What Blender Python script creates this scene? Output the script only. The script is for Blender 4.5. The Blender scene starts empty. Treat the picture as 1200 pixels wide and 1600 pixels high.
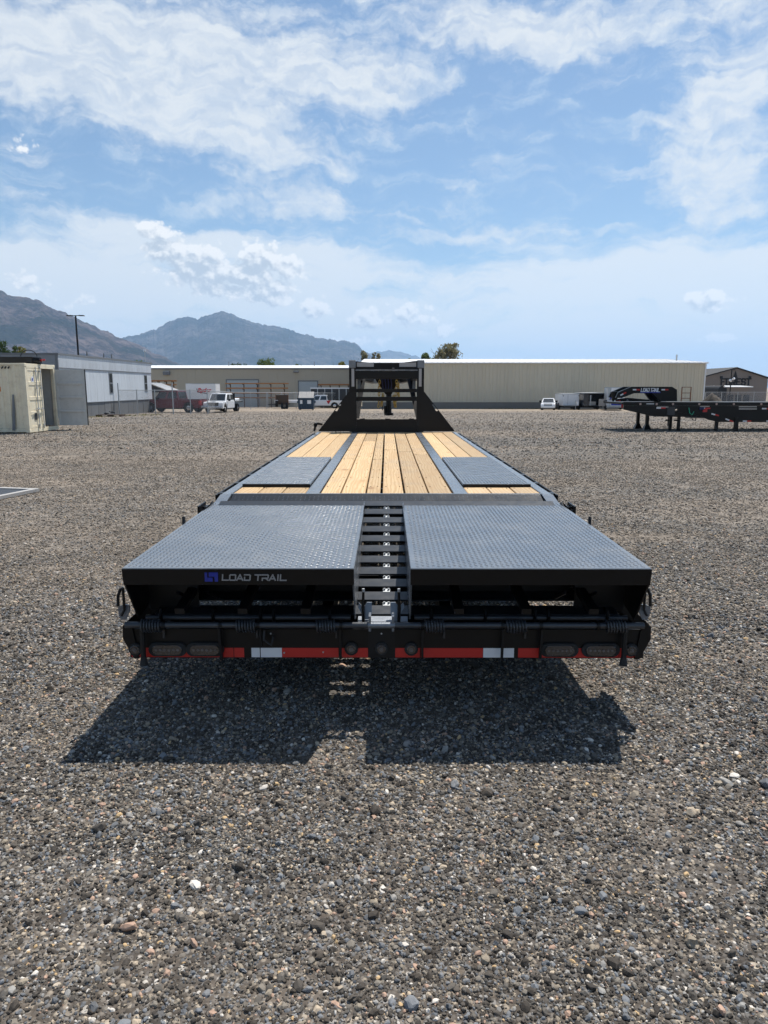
import bpy, bmesh, math, random
import numpy as np
from mathutils import Vector, Matrix, noise
from mathutils.geometry import tessellate_polygon
R = math.radians
random.seed(7); rng = np.random.default_rng(7)
SC = bpy.context.scene
COL = SC.collection

# ------------------------------------------------------------------ camera
FPX = 1110.0; CAMH = 1.72
PITCH = math.atan(195 / FPX); YAW = math.atan(4 / FPX)
cam = bpy.data.cameras.new('camera'); camo = bpy.data.objects.new('camera', cam); COL.objects.link(camo)
cam.sensor_fit = 'VERTICAL'; cam.sensor_height = 36; cam.lens = FPX / 1600 * 36
cam.clip_start = .05; cam.clip_end = 60000
camo.location = (0, 0, CAMH); camo.rotation_euler = (R(90) - PITCH, 0, YAW)
SC.camera = camo

def ray(px, py):
    du = (px - 600) / FPX; dv = (py - 800) / FPX
    f = math.cos(PITCH) - dv * math.sin(PITCH); up = -(math.sin(PITCH) + dv * math.cos(PITCH))
    return Vector((du * math.cos(YAW) - f * math.sin(YAW), du * math.sin(YAW) + f * math.cos(YAW), up))
def at(px, py, Y):
    py = py or 605.0
    d = ray(px, py); t = Y / d.y
    return Vector((d.x * t, Y, CAMH + d.z * t))
def azel(px, py):
    d = ray(px, py).normalized()
    return math.degrees(math.atan2(d.x, d.y)), math.degrees(math.asin(d.z))
SLOPE = .014
def gz(x, y):                                   # the yard falls away gently beyond 30 m
    return -SLOPE * (min(max(y, 30), 130) - 30)
def gnd(px, py):
    d = ray(px, py); r = -d.z / d.y
    Y = CAMH / r
    if Y > 30: Y = (CAMH - SLOPE * 30) / (r - SLOPE) if r > SLOPE + .001 else 120
    return Vector((d.x * Y / d.y, Y, gz(0, Y)))

# ------------------------------------------------------------------ node helper
class NT:
    def __init__(s, tree): s.t = tree
    def n(s, kind, ins=None, **props):
        nd = s.t.nodes.new(kind)
        for k, v in props.items(): setattr(nd, k, v)
        for k, v in (ins or {}).items():
            sk = nd.inputs[k]
            if isinstance(v, bpy.types.NodeSocket): s.t.links.new(v, sk)
            elif v is not None: sk.default_value = v
        return nd
    def m(s, op, a, b=None, c=None, clamp=False):
        return s.n('ShaderNodeMath', {0: a, 1: b, 2: c}, operation=op, use_clamp=clamp).outputs[0]
    def vm(s, op, a, b=None):
        return s.n('ShaderNodeVectorMath', {0: a, 1: b}, operation=op).outputs[0]
    def noise(s, vec, scale, detail=4, rough=.5, dist=0., dim='3D'):
        nd = s.n('ShaderNodeTexNoise', {'Vector': vec, 'Scale': scale, 'Detail': detail, 'Roughness': rough, 'Distortion': dist}, noise_dimensions=dim)
        return nd.outputs['Fac']
    def ramp(s, f, stops, interp='LINEAR'):
        nd = s.n('ShaderNodeValToRGB', {'Fac': f}); cr = nd.color_ramp; cr.interpolation = interp
        while len(cr.elements) < len(stops): cr.elements.new(.5)
        for e, (p, c) in zip(cr.elements, stops):
            e.position = p; e.color = (c, c, c, 1) if isinstance(c, (int, float)) else (*c, 1)
        return nd.outputs['Color']
    def mix(s, f, a, b, blend='MIX'):
        nd = s.n('ShaderNodeMix', None, data_type='RGBA', blend_type=blend)
        for i, v in ((0, f), (6, a), (7, b)):
            sk = nd.inputs[i]
            if isinstance(v, bpy.types.NodeSocket): s.t.links.new(v, sk)
            else: sk.default_value = v if i == 0 else ((v, v, v, 1) if isinstance(v, (int, float)) else (*v[:3], 1))
        return nd.outputs[2]
    def sstep(s, v, lo, hi):
        nd = s.n('ShaderNodeMapRange', {'Value': v, 'From Min': lo, 'From Max': hi}, interpolation_type='SMOOTHSTEP')
        return nd.outputs[0]

# ------------------------------------------------------------------ sky
SUN_AZ, SUN_EL = 32.0, 64.0                     # clockwise from the viewing direction, height
EXPO = 0.30
world = bpy.data.worlds.new('World'); SC.world = world; world.use_nodes = True
wt = world.node_tree; wt.nodes.clear(); W = NT(wt)
sky = W.n('ShaderNodeTexSky', sky_type='NISHITA', sun_disc=False, sun_elevation=R(SUN_EL), sun_rotation=R(SUN_AZ),
          altitude=300, air_density=1.0, dust_density=.8, ozone_density=1.0).outputs[0]
dirv = W.n('ShaderNodeTexCoord').outputs['Generated']
sx = W.n('ShaderNodeSeparateXYZ', {0: dirv})
DX, DY, DZ = sx.outputs
az = W.m('MULTIPLY', W.m('ARCTAN2', DX, DY), 57.29578)
el = W.m('MULTIPLY', W.m('ARCSINE', DZ), 57.29578)
AE = W.n('ShaderNodeCombineXYZ', {0: az, 1: el}).outputs[0]
zz = W.m('ADD', W.m('MAXIMUM', DZ, 0.0), .10)
Q = W.n('ShaderNodeCombineXYZ', {0: W.m('DIVIDE', DX, zz), 1: W.m('DIVIDE', DY, zz), 2: 0.}).outputs[0]
wn = W.n('ShaderNodeTexNoise', {'Vector': AE, 'Scale': .16, 'Detail': 6, 'Roughness': .58}, noise_dimensions='2D').outputs['Color']
warp = W.vm('MULTIPLY', W.vm('SUBTRACT', wn, (.5, .5, .5)), (7.0, 3.6, 0))
AEw = W.vm('ADD', AE, warp)
def blob(x0, y0, wpx, hpx, rot=0, src=None, amp=1.0):
    """soft elliptical patch of cloud: centre and half-axes in degrees of sky"""
    a, e = azel(x0, y0); s = 1 / 19.8
    mp = W.n('ShaderNodeMapping', {'Vector': src or AEw, 'Location': (a, e, 0), 'Rotation': (0, 0, R(rot)), 'Scale': (wpx * s, hpx * s, 1)}, vector_type='TEXTURE')
    g = W.n('ShaderNodeTexGradient', {'Vector': mp.outputs[0]}, gradient_type='SPHERICAL').outputs['Fac']
    return W.m('MULTIPLY', g, amp)
def bsum(lst, src=None):
    acc = None
    for b in lst:
        v = blob(*b[:4], rot=b[4] if len(b) > 4 else 0, amp=b[5] if len(b) > 5 else 1., src=src)
        acc = v if acc is None else W.m('MAXIMUM' if src is not None else 'ADD', acc, v)
    return acc
# high cirrus sheets: patches torn by streaky noise
st = W.n('ShaderNodeMapping', {'Vector': AEw, 'Rotation': (0, 0, R(12)), 'Scale': (.13, .42, 1)}).outputs[0]
n1 = W.noise(st, 1.5, 8, .59, 0, '2D')
n2 = W.noise(AE, .70, 7, .55, 0, '2D')
cir = bsum([(110, 60, 380, 120, -4, .95), (420, 95, 300, 95, -4, .95), (230, 165, 330, 70, -13, .85), (400, 225, 190, 36, -10, .75), (560, 120, 160, 70, 0, .5),
            (740, 25, 210, 62, -12, .9), (840, 62, 170, 40, -8, .8), (1020, 15, 240, 75, 0, .65), (1180, 95, 130, 90, 20, .85),
            (1060, 272, 62, 110, 33, 1.0), (1150, 262, 75, 125, 8, .95), (1105, 172, 85, 32, 10, .7),
            (420, 292, 190, 24, -6, .7), (440, 322, 160, 28, 0, .8), (735, 362, 250, 24, -2, .8), (35, 318, 130, 20, -4, .55)])
brk = W.m('ADD', W.m('MULTIPLY', W.m('SUBTRACT', n1, .5), 2.3), W.m('MULTIPLY', W.m('SUBTRACT', n2, .5), 1.3))
cirn = W.m('ADD', W.m('MULTIPLY', cir, 1.5), brk)
fib = W.noise(W.n('ShaderNodeMapping', {'Vector': AEw, 'Rotation': (0, 0, R(20)), 'Scale': (.35, 1.1, 1)}).outputs[0], 1.2, 6, .55, 0, '2D')
dcir = W.m('MULTIPLY', W.sstep(cirn, .14, 1.55), W.m('MULTIPLY_ADD', W.sstep(fib, .30, .70), .36, .60))
# veil of thin cloud low over the horizon
veilb = bsum([(100, 420, 560, 75, 0, 1.1), (350, 388, 330, 42, -6, 1.1), (-150, 480, 700, 110, 0, .7), (980, 425, 380, 60, 2, .9), (1150, 480, 500, 120, 0, .8), (600, 490, 480, 80, 0, .65)])
n3 = W.noise(W.n('ShaderNodeMapping', {'Vector': AEw, 'Scale': (.10, .5, 1)}).outputs[0], 1.0, 7, .6, 0, '2D')
veiln = W.m('ADD', veilb, W.m('MULTIPLY', W.m('SUBTRACT', n3, .5), 3.2))
low = W.n('ShaderNodeMapRange', {'Value': el, 'From Min': 13.0, 'From Max': 0.0, 'To Min': 0., 'To Max': 1.15}, interpolation_type='SMOOTHSTEP').outputs[0]
dveil = W.m('MULTIPLY', W.sstep(W.m('ADD', veiln, low), .10, 1.30), .86)
# thin milky wisps everywhere
dw = W.m('MULTIPLY', W.sstep(n1, .44, .80), .45)
# heaped clouds
cmain = [(242, 362, 46, 22, 0, 1.1), (262, 392, 62, 30), (318, 398, 52, 30, 0, 1.05), (300, 425, 80, 34), (405, 402, 52, 34, 0, 1.1), (440, 412, 52, 26), (365, 428, 110, 38), (418, 456, 70, 34), (350, 452, 80, 24, 0, .9)]
cums = cmain + [(468, 425, 36, 20, 0, .8), (490, 482, 44, 30, 0, .85), (575, 500, 56, 34, 0, .8), (640, 492, 70, 34, 0, .8), (690, 520, 60, 20, 0, .75), (560, 530, 100, 22, 0, .7),
        (1107, 470, 56, 22, 0, 1.15), (1130, 528, 48, 11, 0, .9), (36, 232, 32, 22, 0, .42), (125, 473, 70, 20, 0, .7), (40, 440, 46, 30, 0, .65)]
cumb = bsum(cums, AE)
AEc = W.vm('MULTIPLY', AE, (1., 1.2, 1.))
def puff(src, det):
    p = W.noise(src, .55, det, .58, 0, '2D')
    v = W.n('ShaderNodeTexVoronoi', {'Vector': src, 'Scale': .85, 'Detail': 3, 'Roughness': .5, 'Lacunarity': 2.2}, feature='F1', voronoi_dimensions='2D').outputs['Distance']
    return W.m('SUBTRACT', W.m('MULTIPLY', W.m('SUBTRACT', p, .5), .8), W.m('MULTIPLY', W.m('SUBTRACT', v, .42), .62))
p0 = puff(AEc, 7); p1 = puff(W.vm('ADD', AEc, (.22, .50, 0)), 4)
c0 = W.m('ADD', W.m('MULTIPLY', cumb, 1.35), p0)
above = bsum(cums, W.vm('ADD', AE, (.25, .85, 0)))
dcum = W.sstep(c0, .20, .54)
shade = W.sstep(W.m('SUBTRACT', W.m('MULTIPLY', W.m('SUBTRACT', p0, p1), .9), W.m('MULTIPLY', W.m('SUBTRACT', above, .40), .85)), -.42, .22)
SKY_STRENGTH = .092; CK = SKY_STRENGTH * 2 ** EXPO
def cc(r, g_, b_): return (r / CK, g_ / CK, b_ / CK)
c = W.mix(1.0, sky, (.84, .955, 1.0), 'MULTIPLY')
c = W.mix(dw, c, cc(.62, .75, .87))
c = W.mix(dveil, c, cc(.90, .92, .915))
c = W.mix(dcir, c, cc(.83, .86, .875))
c = W.mix(W.m('MULTIPLY', dcum, .95), c, W.mix(shade, cc(.56, .62, .68), cc(1.08, 1.06, 1.02)))
wt.links.new(W.n('ShaderNodeBackground', {'Color': c, 'Strength': SKY_STRENGTH}).outputs[0], W.n('ShaderNodeOutputWorld').inputs[0])

world.cycles.sampling_method = 'NONE'      # the sky has no disc: smooth enough to be found by scattered rays alone

# ------------------------------------------------------------------ sun, exposure
sd = bpy.data.lights.new('sun', 'SUN'); sd.energy = 5.0; sd.angle = R(.53); sd.color = (1, .955, .89)
so = bpy.data.objects.new('sun', sd); COL.objects.link(so)
sv = Vector((math.sin(R(SUN_AZ)) * math.cos(R(SUN_EL)), math.cos(R(SUN_AZ)) * math.cos(R(SUN_EL)), math.sin(R(SUN_EL))))
so.rotation_euler = sv.to_track_quat('Z', 'Y').to_euler(); so.location = (20, 30, 60)
SC.view_settings.view_transform = 'Standard'; SC.view_settings.look = 'None'
SC.view_settings.exposure = EXPO; SC.view_settings.gamma = 1; SC.view_settings.use_curve_mapping = False
SC.render.engine = 'CYCLES'
SC.cycles.use_denoising = True
SC.cycles.max_bounces = 4; SC.cycles.diffuse_bounces = 3; SC.cycles.use_adaptive_sampling = True; SC.cycles.adaptive_threshold = .025; SC.cycles.volume_bounces = 1; SC.cycles.transparent_max_bounces = 16
SC.cycles.sample_clamp_indirect = 6

# ------------------------------------------------------------------ materials
MATS = {}
def pbr(name, col, rough=.5, metal=0., var=.12, scale=3., bump=0., bscale=40., dirt=None, dirtamt=0., spec=.5, rnd=0., stretch=(1, 1, 1), coat=0.):
    m = bpy.data.materials.new(name); m.use_nodes = True; t = m.node_tree; t.nodes.clear(); N = NT(t)
    co = N.n('ShaderNodeTexCoord').outputs['Object']
    if stretch != (1, 1, 1): co = N.n('ShaderNodeMapping', {'Vector': co, 'Scale': stretch}).outputs[0]
    nz = N.noise(co, scale, 6, .6)
    v = N.m('MULTIPLY_ADD', nz, 2 * var, 1 - var)
    if rnd:
        oi = N.n('ShaderNodeObjectInfo').outputs['Random']
        v = N.m('MULTIPLY', v, N.m('MULTIPLY_ADD', oi, 2 * rnd, 1 - rnd))
    c = N.mix(1., col, v, 'MULTIPLY')
    if dirt:
        f = N.m('MULTIPLY', N.sstep(N.noise(co, scale * 2.3, 8, .65), .45, .75), dirtamt)
        c = N.mix(f, c, dirt)
    rr = N.m('MULTIPLY_ADD', N.noise(co, scale * 4, 4), .25, rough - .12, clamp=True)
    b = N.n('ShaderNodeBsdfPrincipled', {'Base Color': c, 'Roughness': rr, 'Metallic': metal, 'Specular IOR Level': spec, 'Coat Weight': coat})
    if bump:
        bn = N.n('ShaderNodeBump', {'Height': N.noise(co, bscale, 3), 'Strength': bump, 'Distance': .01})
        t.links.new(bn.outputs[0], b.inputs['Normal'])
    t.links.new(b.outputs[0], N.n('ShaderNodeOutputMaterial').inputs[0])
    MATS[name] = m; return m

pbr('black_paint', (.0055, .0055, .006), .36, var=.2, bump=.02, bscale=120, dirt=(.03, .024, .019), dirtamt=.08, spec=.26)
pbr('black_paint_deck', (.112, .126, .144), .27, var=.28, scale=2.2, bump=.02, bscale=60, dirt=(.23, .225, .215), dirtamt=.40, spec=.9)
pbr('black_paint_mid', (.030, .034, .040), .34, var=.2, scale=5, dirt=(.10, .095, .09), dirtamt=.2, spec=.6)
pbr('black_slat', (.014, .016, .019), .36, var=.2, scale=5, dirt=(.07, .066, .06), dirtamt=.2, spec=.42)
pbr('black_satin', (.008, .008, .0085), .5, var=.2, dirt=(.03, .027, .024), dirtamt=.15, spec=.3)
pbr('black_rubber', (.018, .018, .018), .8, var=.2)
pbr('steel_grey', (.20, .215, .235), .42, metal=.6, var=.25, scale=20, bump=.1, bscale=150)
pbr('galvanised', (.45, .47, .48), .5, metal=.5, var=.15, scale=8)
pbr('wire_dark', (.02, .02, .022), .6)
pbr('gold_chain', (.55, .36, .10), .35, metal=.9, var=.2)
pbr('tape_red', (.52, .018, .014), .38, var=.06, scale=30, bump=.05, bscale=400)
pbr('tape_white', (.72, .73, .74), .4, var=.05, scale=30)
pbr('tape_shaded', (.36, .365, .37), .45, var=.05, scale=30)  # white tape with its shade put into a greyer colour
pbr('lamp_smoke', (.03, .026, .026), .16, var=.2, scale=40, spec=.9)
pbr('lamp_dark', (.10, .09, .088), .25, var=.2, scale=60, spec=.6)
pbr('logo_blue', (.012, .03, .30), .4, var=.05)
pbr('logo_grey', (.30, .30, .30), .4, var=.05)
pbr('white_paint', (.78, .79, .80), .35, var=.06, dirt=(.35, .30, .25), dirtamt=.15)
pbr('white_car', (.80, .81, .82), .25, var=.03, coat=.4)
pbr('red_car', (.15, .016, .024), .28, var=.08, coat=.5)
pbr('dark_car', (.022, .024, .03), .28, var=.08, coat=.5)
pbr('glass_dark', (.02, .025, .03), .12, var=.1, spec=.8)
pbr('chrome', (.55, .56, .58), .22, metal=.9)
pbr('lamp_red', (.45, .02, .02), .25)
pbr('lamp_clear', (.75, .76, .78), .2)
pbr('lamp_amber', (.6, .2, .03), .3)
pbr('container_tan', (.82, .73, .535), .55, var=.10, scale=1.5, dirt=(.26, .15, .07), dirtamt=.28)
pbr('container_grey', (.58, .585, .56), .6, var=.08, scale=2, dirt=(.2, .18, .15), dirtamt=.2)
pbr('rust', (.20, .075, .03), .8, var=.3, scale=12)
pbr('office_white', (.58, .62, .655), .55, var=.10, scale=1.2, dirt=(.32, .33, .34), dirtamt=.42, rnd=.06, stretch=(1, 1, .35))
pbr('office_grey', (.25, .27, .29), .6, var=.10, scale=1.2)
pbr('office_trim', (.17, .18, .19), .6, var=.15)
pbr('office_skirt', (.135, .14, .145), .75, var=.18, scale=2, rnd=.12, dirt=(.28, .26, .22), dirtamt=.25)
pbr('wall_beige', (.62, .555, .425), .7, var=.05, scale=.5, rnd=.02, dirt=(.42, .385, .31), dirtamt=.2)
pbr('wall_taupe', (.47, .425, .33), .7, var=.04, scale=.3, rnd=.01)
pbr('roof_white', (.80, .80, .79), .5, var=.06, scale=.6)
pbr('concrete', (.27, .26, .245), .85, var=.15, scale=1.5)
pbr('concrete_dark', (.21, .19, .165), .85, var=.15, scale=1.5)
pbr('door_pale', (.42, .47, .48), .5, var=.05)
pbr('forest_wall', (.22, .185, .16), .75, var=.06, scale=.4)
pbr('forest_black', (.012, .012, .013), .7)
pbr('timber_orange', (.36, .17, .06), .7, var=.2, scale=2, rnd=.2)
pbr('timber_brown', (.07, .045, .03), .8, var=.25, scale=2)
pbr('dumpster_blue', (.012, .045, .085), .5, var=.2, scale=3, dirt=(.12, .09, .07), dirtamt=.3)
pbr('lid_grey', (.42, .40, .37), .55, var=.2, scale=4)
pbr('panel_dark', (.03, .032, .036), .5, var=.2)
pbr('bark', (.09, .065, .045), .9, var=.3, scale=8)
pbr('soil', (.11, .09, .07), .95, var=.3, scale=3, bump=.5, bscale=6)
pbr('ryder_red', (.55, .02, .03), .4)
pbr('green_plug', (.02, .35, .2), .5)
pbr('blue_cable', (.012, .02, .09), .5)
pbr('pink_disc', (.42, .30, .26), .4)
def leafmat(name, col, col2):
    m = bpy.data.materials.new(name); m.use_nodes = True; t = m.node_tree; t.nodes.clear(); N = NT(t)
    co = N.n('ShaderNodeTexCoord').outputs['Object']
    c = N.mix(N.sstep(N.noise(co, 1.1, 4, .6), .35, .65), col, col2)
    d = N.n('ShaderNodeBsdfDiffuse', {'Color': c}); tr = N.n('ShaderNodeBsdfTranslucent', {'Color': c})
    ms = N.n('ShaderNodeMixShader', {0: .3, 1: d.outputs[0], 2: tr.outputs[0]})
    t.links.new(ms.outputs[0], N.n('ShaderNodeOutputMaterial').inputs[0]); MATS[name] = m
leafmat('leaf_dark', (.045, .075, .03), (.08, .115, .045))
leafmat('leaf_mid', (.10, .145, .045), (.17, .21, .075))
leafmat('leaf_yellow', (.19, .185, .05), (.28, .25, .08))
leafmat('leaf_dry', (.19, .18, .10), (.29, .26, .15))
leafmat('weed', (.09, .11, .03), (.17, .15, .06))
def wood():
    m = bpy.data.materials.new('pine_plank'); m.use_nodes = True; t = m.node_tree; t.nodes.clear(); N = NT(t)
    tc = N.n('ShaderNodeTexCoord').outputs['Object']
    rnd = N.n('ShaderNodeObjectInfo').outputs['Random']
    off = N.n('ShaderNodeCombineXYZ', {0: N.m('MULTIPLY', rnd, 37.), 1: N.m('MULTIPLY', rnd, 91.), 2: N.m('MULTIPLY', rnd, 13.)}).outputs[0]
    co = N.vm('ADD', tc, off)
    g = N.n('ShaderNodeMapping', {'Vector': co, 'Scale': (1, .10, 1)}).outputs[0]
    broad = N.noise(g, 9, 4, .55, 1.2)
    rings = N.n('ShaderNodeTexWave', {'Vector': g, 'Scale': 11, 'Distortion': 9, 'Detail': 4, 'Detail Scale': 1.4}, bands_direction='X').outputs['Fac']
    fine = N.noise(N.n('ShaderNodeMapping', {'Vector': co, 'Scale': (1, .03, 1)}).outputs[0], 160, 3, .6)
    c = N.mix(N.sstep(rings, .35, .95), (.56, .39, .20), (.43, .262, .108))
    c = N.mix(N.m('MULTIPLY', N.sstep(broad, .42, .66), .62), c, (.45, .27, .115))
    c = N.mix(N.m('MULTIPLY', fine, .25), c, (.60, .435, .245))
    kn = N.n('ShaderNodeTexVoronoi', {'Vector': N.n('ShaderNodeMapping', {'Vector': co, 'Scale': (1, .55, 1)}).outputs[0], 'Scale': 2.6, 'Randomness': 1.})
    kd = kn.outputs['Distance']
    c = N.mix(N.m('MULTIPLY', N.sstep(kd, .11, .05), .85), c, (.22, .10, .04))
    c = N.mix(N.m('MULTIPLY', N.sstep(kd, .26, .10), .4), c, (.45, .27, .11))
    c = N.mix(N.m('MULTIPLY', N.sstep(N.noise(tc, 1.7, 6, .65), .48, .72), .38), c, (.33, .26, .185))
    c = N.mix(1., c, N.m('MULTIPLY_ADD', rnd, .42, .74), 'MULTIPLY')
    bp = N.n('ShaderNodeBump', {'Height': N.m('ADD', rings, fine), 'Strength': .12, 'Distance': .004}).outputs[0]
    b = N.n('ShaderNodeBsdfPrincipled', {'Base Color': c, 'Roughness': .68, 'Normal': bp})
    t.links.new(b.outputs[0], N.n('ShaderNodeOutputMaterial').inputs[0]); MATS['pine_plank'] = m
wood()

# ------------------------------------------------------------------ mesh helpers
class B:
    def __init__(s): s.v = []; s.f = []
    def add(s, vs, fs):
        o = len(s.v); s.v += [tuple(v) for v in vs]; s.f += [tuple(i + o for i in f) for f in fs]; return s
    def box(s, x0, x1, y0, y1, z0, z1):
        return s.add([(x0, y0, z0), (x1, y0, z0), (x1, y1, z0), (x0, y1, z0), (x0, y0, z1), (x1, y0, z1), (x1, y1, z1), (x0, y1, z1)],
                     [(3, 2, 1, 0), (4, 5, 6, 7), (0, 1, 5, 4), (1, 2, 6, 5), (2, 3, 7, 6), (3, 0, 4, 7)])
    def bar(s, p, q, w, h, up=(0, 0, 1)):
        p = Vector(p); q = Vector(q); d = (q - p).normalized(); u = Vector(up)
        a = d.cross(u)
        if a.length < 1e-4: a = d.cross(Vector((1, 0, 0)))
        a.normalize(); b = a.cross(d).normalized(); a = a * w / 2; b = b * h / 2
        return s.add([p - a - b, p + a - b, p + a + b, p - a + b, q - a - b, q + a - b, q + a + b, q - a + b],
                     [(0, 1, 2, 3), (7, 6, 5, 4), (0, 4, 5, 1), (1, 5, 6, 2), (2, 6, 7, 3), (3, 7, 4, 0)])
    def hexa(s, p):                       # 8 points: bottom ring then top ring
        return s.add(p, [(3, 2, 1, 0), (4, 5, 6, 7), (0, 1, 5, 4), (1, 2, 6, 5), (2, 3, 7, 6), (3, 0, 4, 7)])
    def tube(s, path, r, n=8, caps=True):
        path = [Vector(p) for p in path]; rings = []; o = len(s.v)
        rs = r if isinstance(r, (list, tuple)) else [r] * len(path)
        ref = None
        for i, p in enumerate(path):
            d = (path[min(i + 1, len(path) - 1)] - path[max(i - 1, 0)]).normalized()
            if ref is None:
                ref = d.cross(Vector((0, 0, 1)))
                if ref.length < .1: ref = d.cross(Vector((1, 0, 0)))
            a = (ref - d * ref.dot(d)).normalized(); ref = a; b = d.cross(a)
            for k in range(n):
                t = 2 * math.pi * k / n; s.v.append(tuple(p + (a * math.cos(t) + b * math.sin(t)) * rs[i]))
        for i in range(len(path) - 1):
            for k in range(n):
                k2 = (k + 1) % n
                s.f.append((o + i * n + k, o + i * n + k2, o + (i + 1) * n + k2, o + (i + 1) * n + k))
        if caps:
            s.f.append(tuple(o + k for k in reversed(range(n)))); s.f.append(tuple(o + (len(path) - 1) * n + k for k in range(n)))
        return s
    def cyl(s, p, q, r, n=12, r2=None): return s.tube([p, q], [r, r if r2 is None else r2], n)
    def poly(s, pts, vec, holes=()):
        """flat polygon (3-D points) with optional holes, thickened along vec"""
        loops = [[Vector(p) for p in pts]] + [[Vector(p) for p in h] for h in holes]
        vec = Vector(vec); flat = [p for l in loops for p in l]; n = len(flat); o = len(s.v)
        tris = tessellate_polygon(loops)
        nrm = Vector((0, 0, 0))
        for a, b, c in tris: nrm += (flat[b] - flat[a]).cross(flat[c] - flat[a])
        flip = nrm.dot(vec) > 0
        s.v += [tuple(p) for p in flat] + [tuple(p + vec) for p in flat]
        if not holes:
            s.f.append(tuple(o + i for i in (reversed(range(n)) if self_ccw(flat, vec) else range(n))))
            s.f.append(tuple(o + n + i for i in (range(n) if self_ccw(flat, vec) else reversed(range(n)))))
        else:
            for a, b, c in tris:
                s.f.append((o + a, o + c, o + b) if flip else (o + a, o + b, o + c))
                s.f.append((o + n + a, o + n + b, o + n + c) if flip else (o + n + a, o + n + c, o + n + b))
        k = 0
        for l in loops:
            m = len(l)
            for i in range(m):
                a = k + i; b = k + (i + 1) % m
                s.f.append((o + a, o + b, o + n + b, o + n + a))
            k += m
        return s
    def build(s, name, mat, parent=None, wl=False, smooth=False, bevel=0, loc=None, seg=1):
        me = bpy.data.meshes.new(name)
        vs = s.v
        if wl and parent is not None:
            r = parent
            while r.parent: r = r.parent
            l = r.location; vs = [(x - l.x, y - l.y, z - l.z) for x, y, z in vs]
        me.from_pydata(vs, [], s.f); me.validate(); 
        bm = bmesh.new(); bm.from_mesh(me); bmesh.ops.recalc_face_normals(bm, faces=bm.faces)
        if bevel:
            bmesh.ops.bevel(bm, geom=[e for e in bm.edges if len(e.link_faces) == 2 and e.calc_face_angle(0) > .5], offset=bevel, segments=seg, affect='EDGES', clamp_overlap=True)
        bm.to_mesh(me); bm.free()
        if smooth:
            for p in me.polygons: p.use_smooth = True
            me.set_sharp_from_angle(angle=R(40))
        me.materials.append(MATS[mat] if isinstance(mat, str) else mat)
        o = bpy.data.objects.new(name, me); COL.objects.link(o)
        if parent is not None: o.parent = parent
        if loc: o.location = loc
        return o
def self_ccw(flat, vec):
    n = Vector((0, 0, 0))
    for i in range(len(flat)): n += flat[i].cross(flat[(i + 1) % len(flat)])
    return n.dot(vec) > 0
def thing(name, label, cat, loc=(0, 0, 0), rz=0, group=None):
    o = bpy.data.objects.new(name, None); COL.objects.link(o); o.location = loc; o.rotation_euler = (0, 0, rz)
    o.empty_display_size = .3
    return tag(o, label, cat, group)
def tag(o, label=None, cat=None, group=None, kind=None):
    if label: o['label'] = label
    if cat: o['category'] = cat
    if group: o['group'] = group
    if kind: o['kind'] = kind
    return o
def copy_of(mesh_obj, parent, loc=(0, 0, 0), rot=(0, 0, 0), scale=(1, 1, 1)):
    c = mesh_obj.copy(); COL.objects.link(c); c.parent = parent; c.location = loc; c.rotation_euler = rot; c.scale = scale; return c
def ring(cx, cz, r, n, y, a0=0, a1=360):
    return [(cx + r * math.cos(R(a0 + (a1 - a0) * i / n)), y, cz + r * math.sin(R(a0 + (a1 - a0) * i / n))) for i in range(n)]
def stadium(cx, cz, hw, hh, y, n=10):
    p = []
    for i in range(n + 1):
        t = R(-90 + 180 * i / n); p.append((cx + hw - hh + hh * math.cos(t), y, cz + hh * math.sin(t)))
    for i in range(n + 1):
        t = R(90 + 180 * i / n); p.append((cx - hw + hh + hh * math.cos(t), y, cz + hh * math.sin(t)))
    return p
GL = {'L': [[(0, 1), (0, 0), (1, 0)]], 'O': [[(.12, 0), (.0, .12), (0, .88), (.12, 1), (.88, 1), (1, .88), (1, .12), (.88, 0), (.12, 0)]],
      'A': [[(0, 0), (.5, 1), (1, 0)], [(.25, .28), (.75, .28)]], 'D': [[(.0, 1), (.86, 1), (1, .86), (1, .14), (.86, 0), (.05, 0), (.05, .55)]],
      'T': [[(0, 1), (1, 1)], [(.5, 1), (.5, 0)]], 'R': [[(0, 0), (0, .35)], [(0, 1), (.9, 1), (1, .9), (1, .5), (.9, .38), (.05, .38)], [(.55, .38), (1, 0)]],
      'I': [[(.5, 1), (.5, 0)]], 'F': [[(0, 0), (0, 1), (1, 1)], [(0, .52), (.7, .52)]], 'E': [[(1, 0), (0, 0), (0, 1), (1, 1)], [(0, .52), (.7, .52)]],
      'S': [[(1, .8), (.85, 1), (.15, 1), (0, .85), (0, .62), (.15, .52), (.85, .5), (1, .38), (1, .15), (.85, 0), (.15, 0), (0, .2)]],
      'C': [[(1, 1), (0, 1), (0, 0), (1, 0)]], ' ': []}
WD = {'I': .35, ' ': .35}
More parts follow.
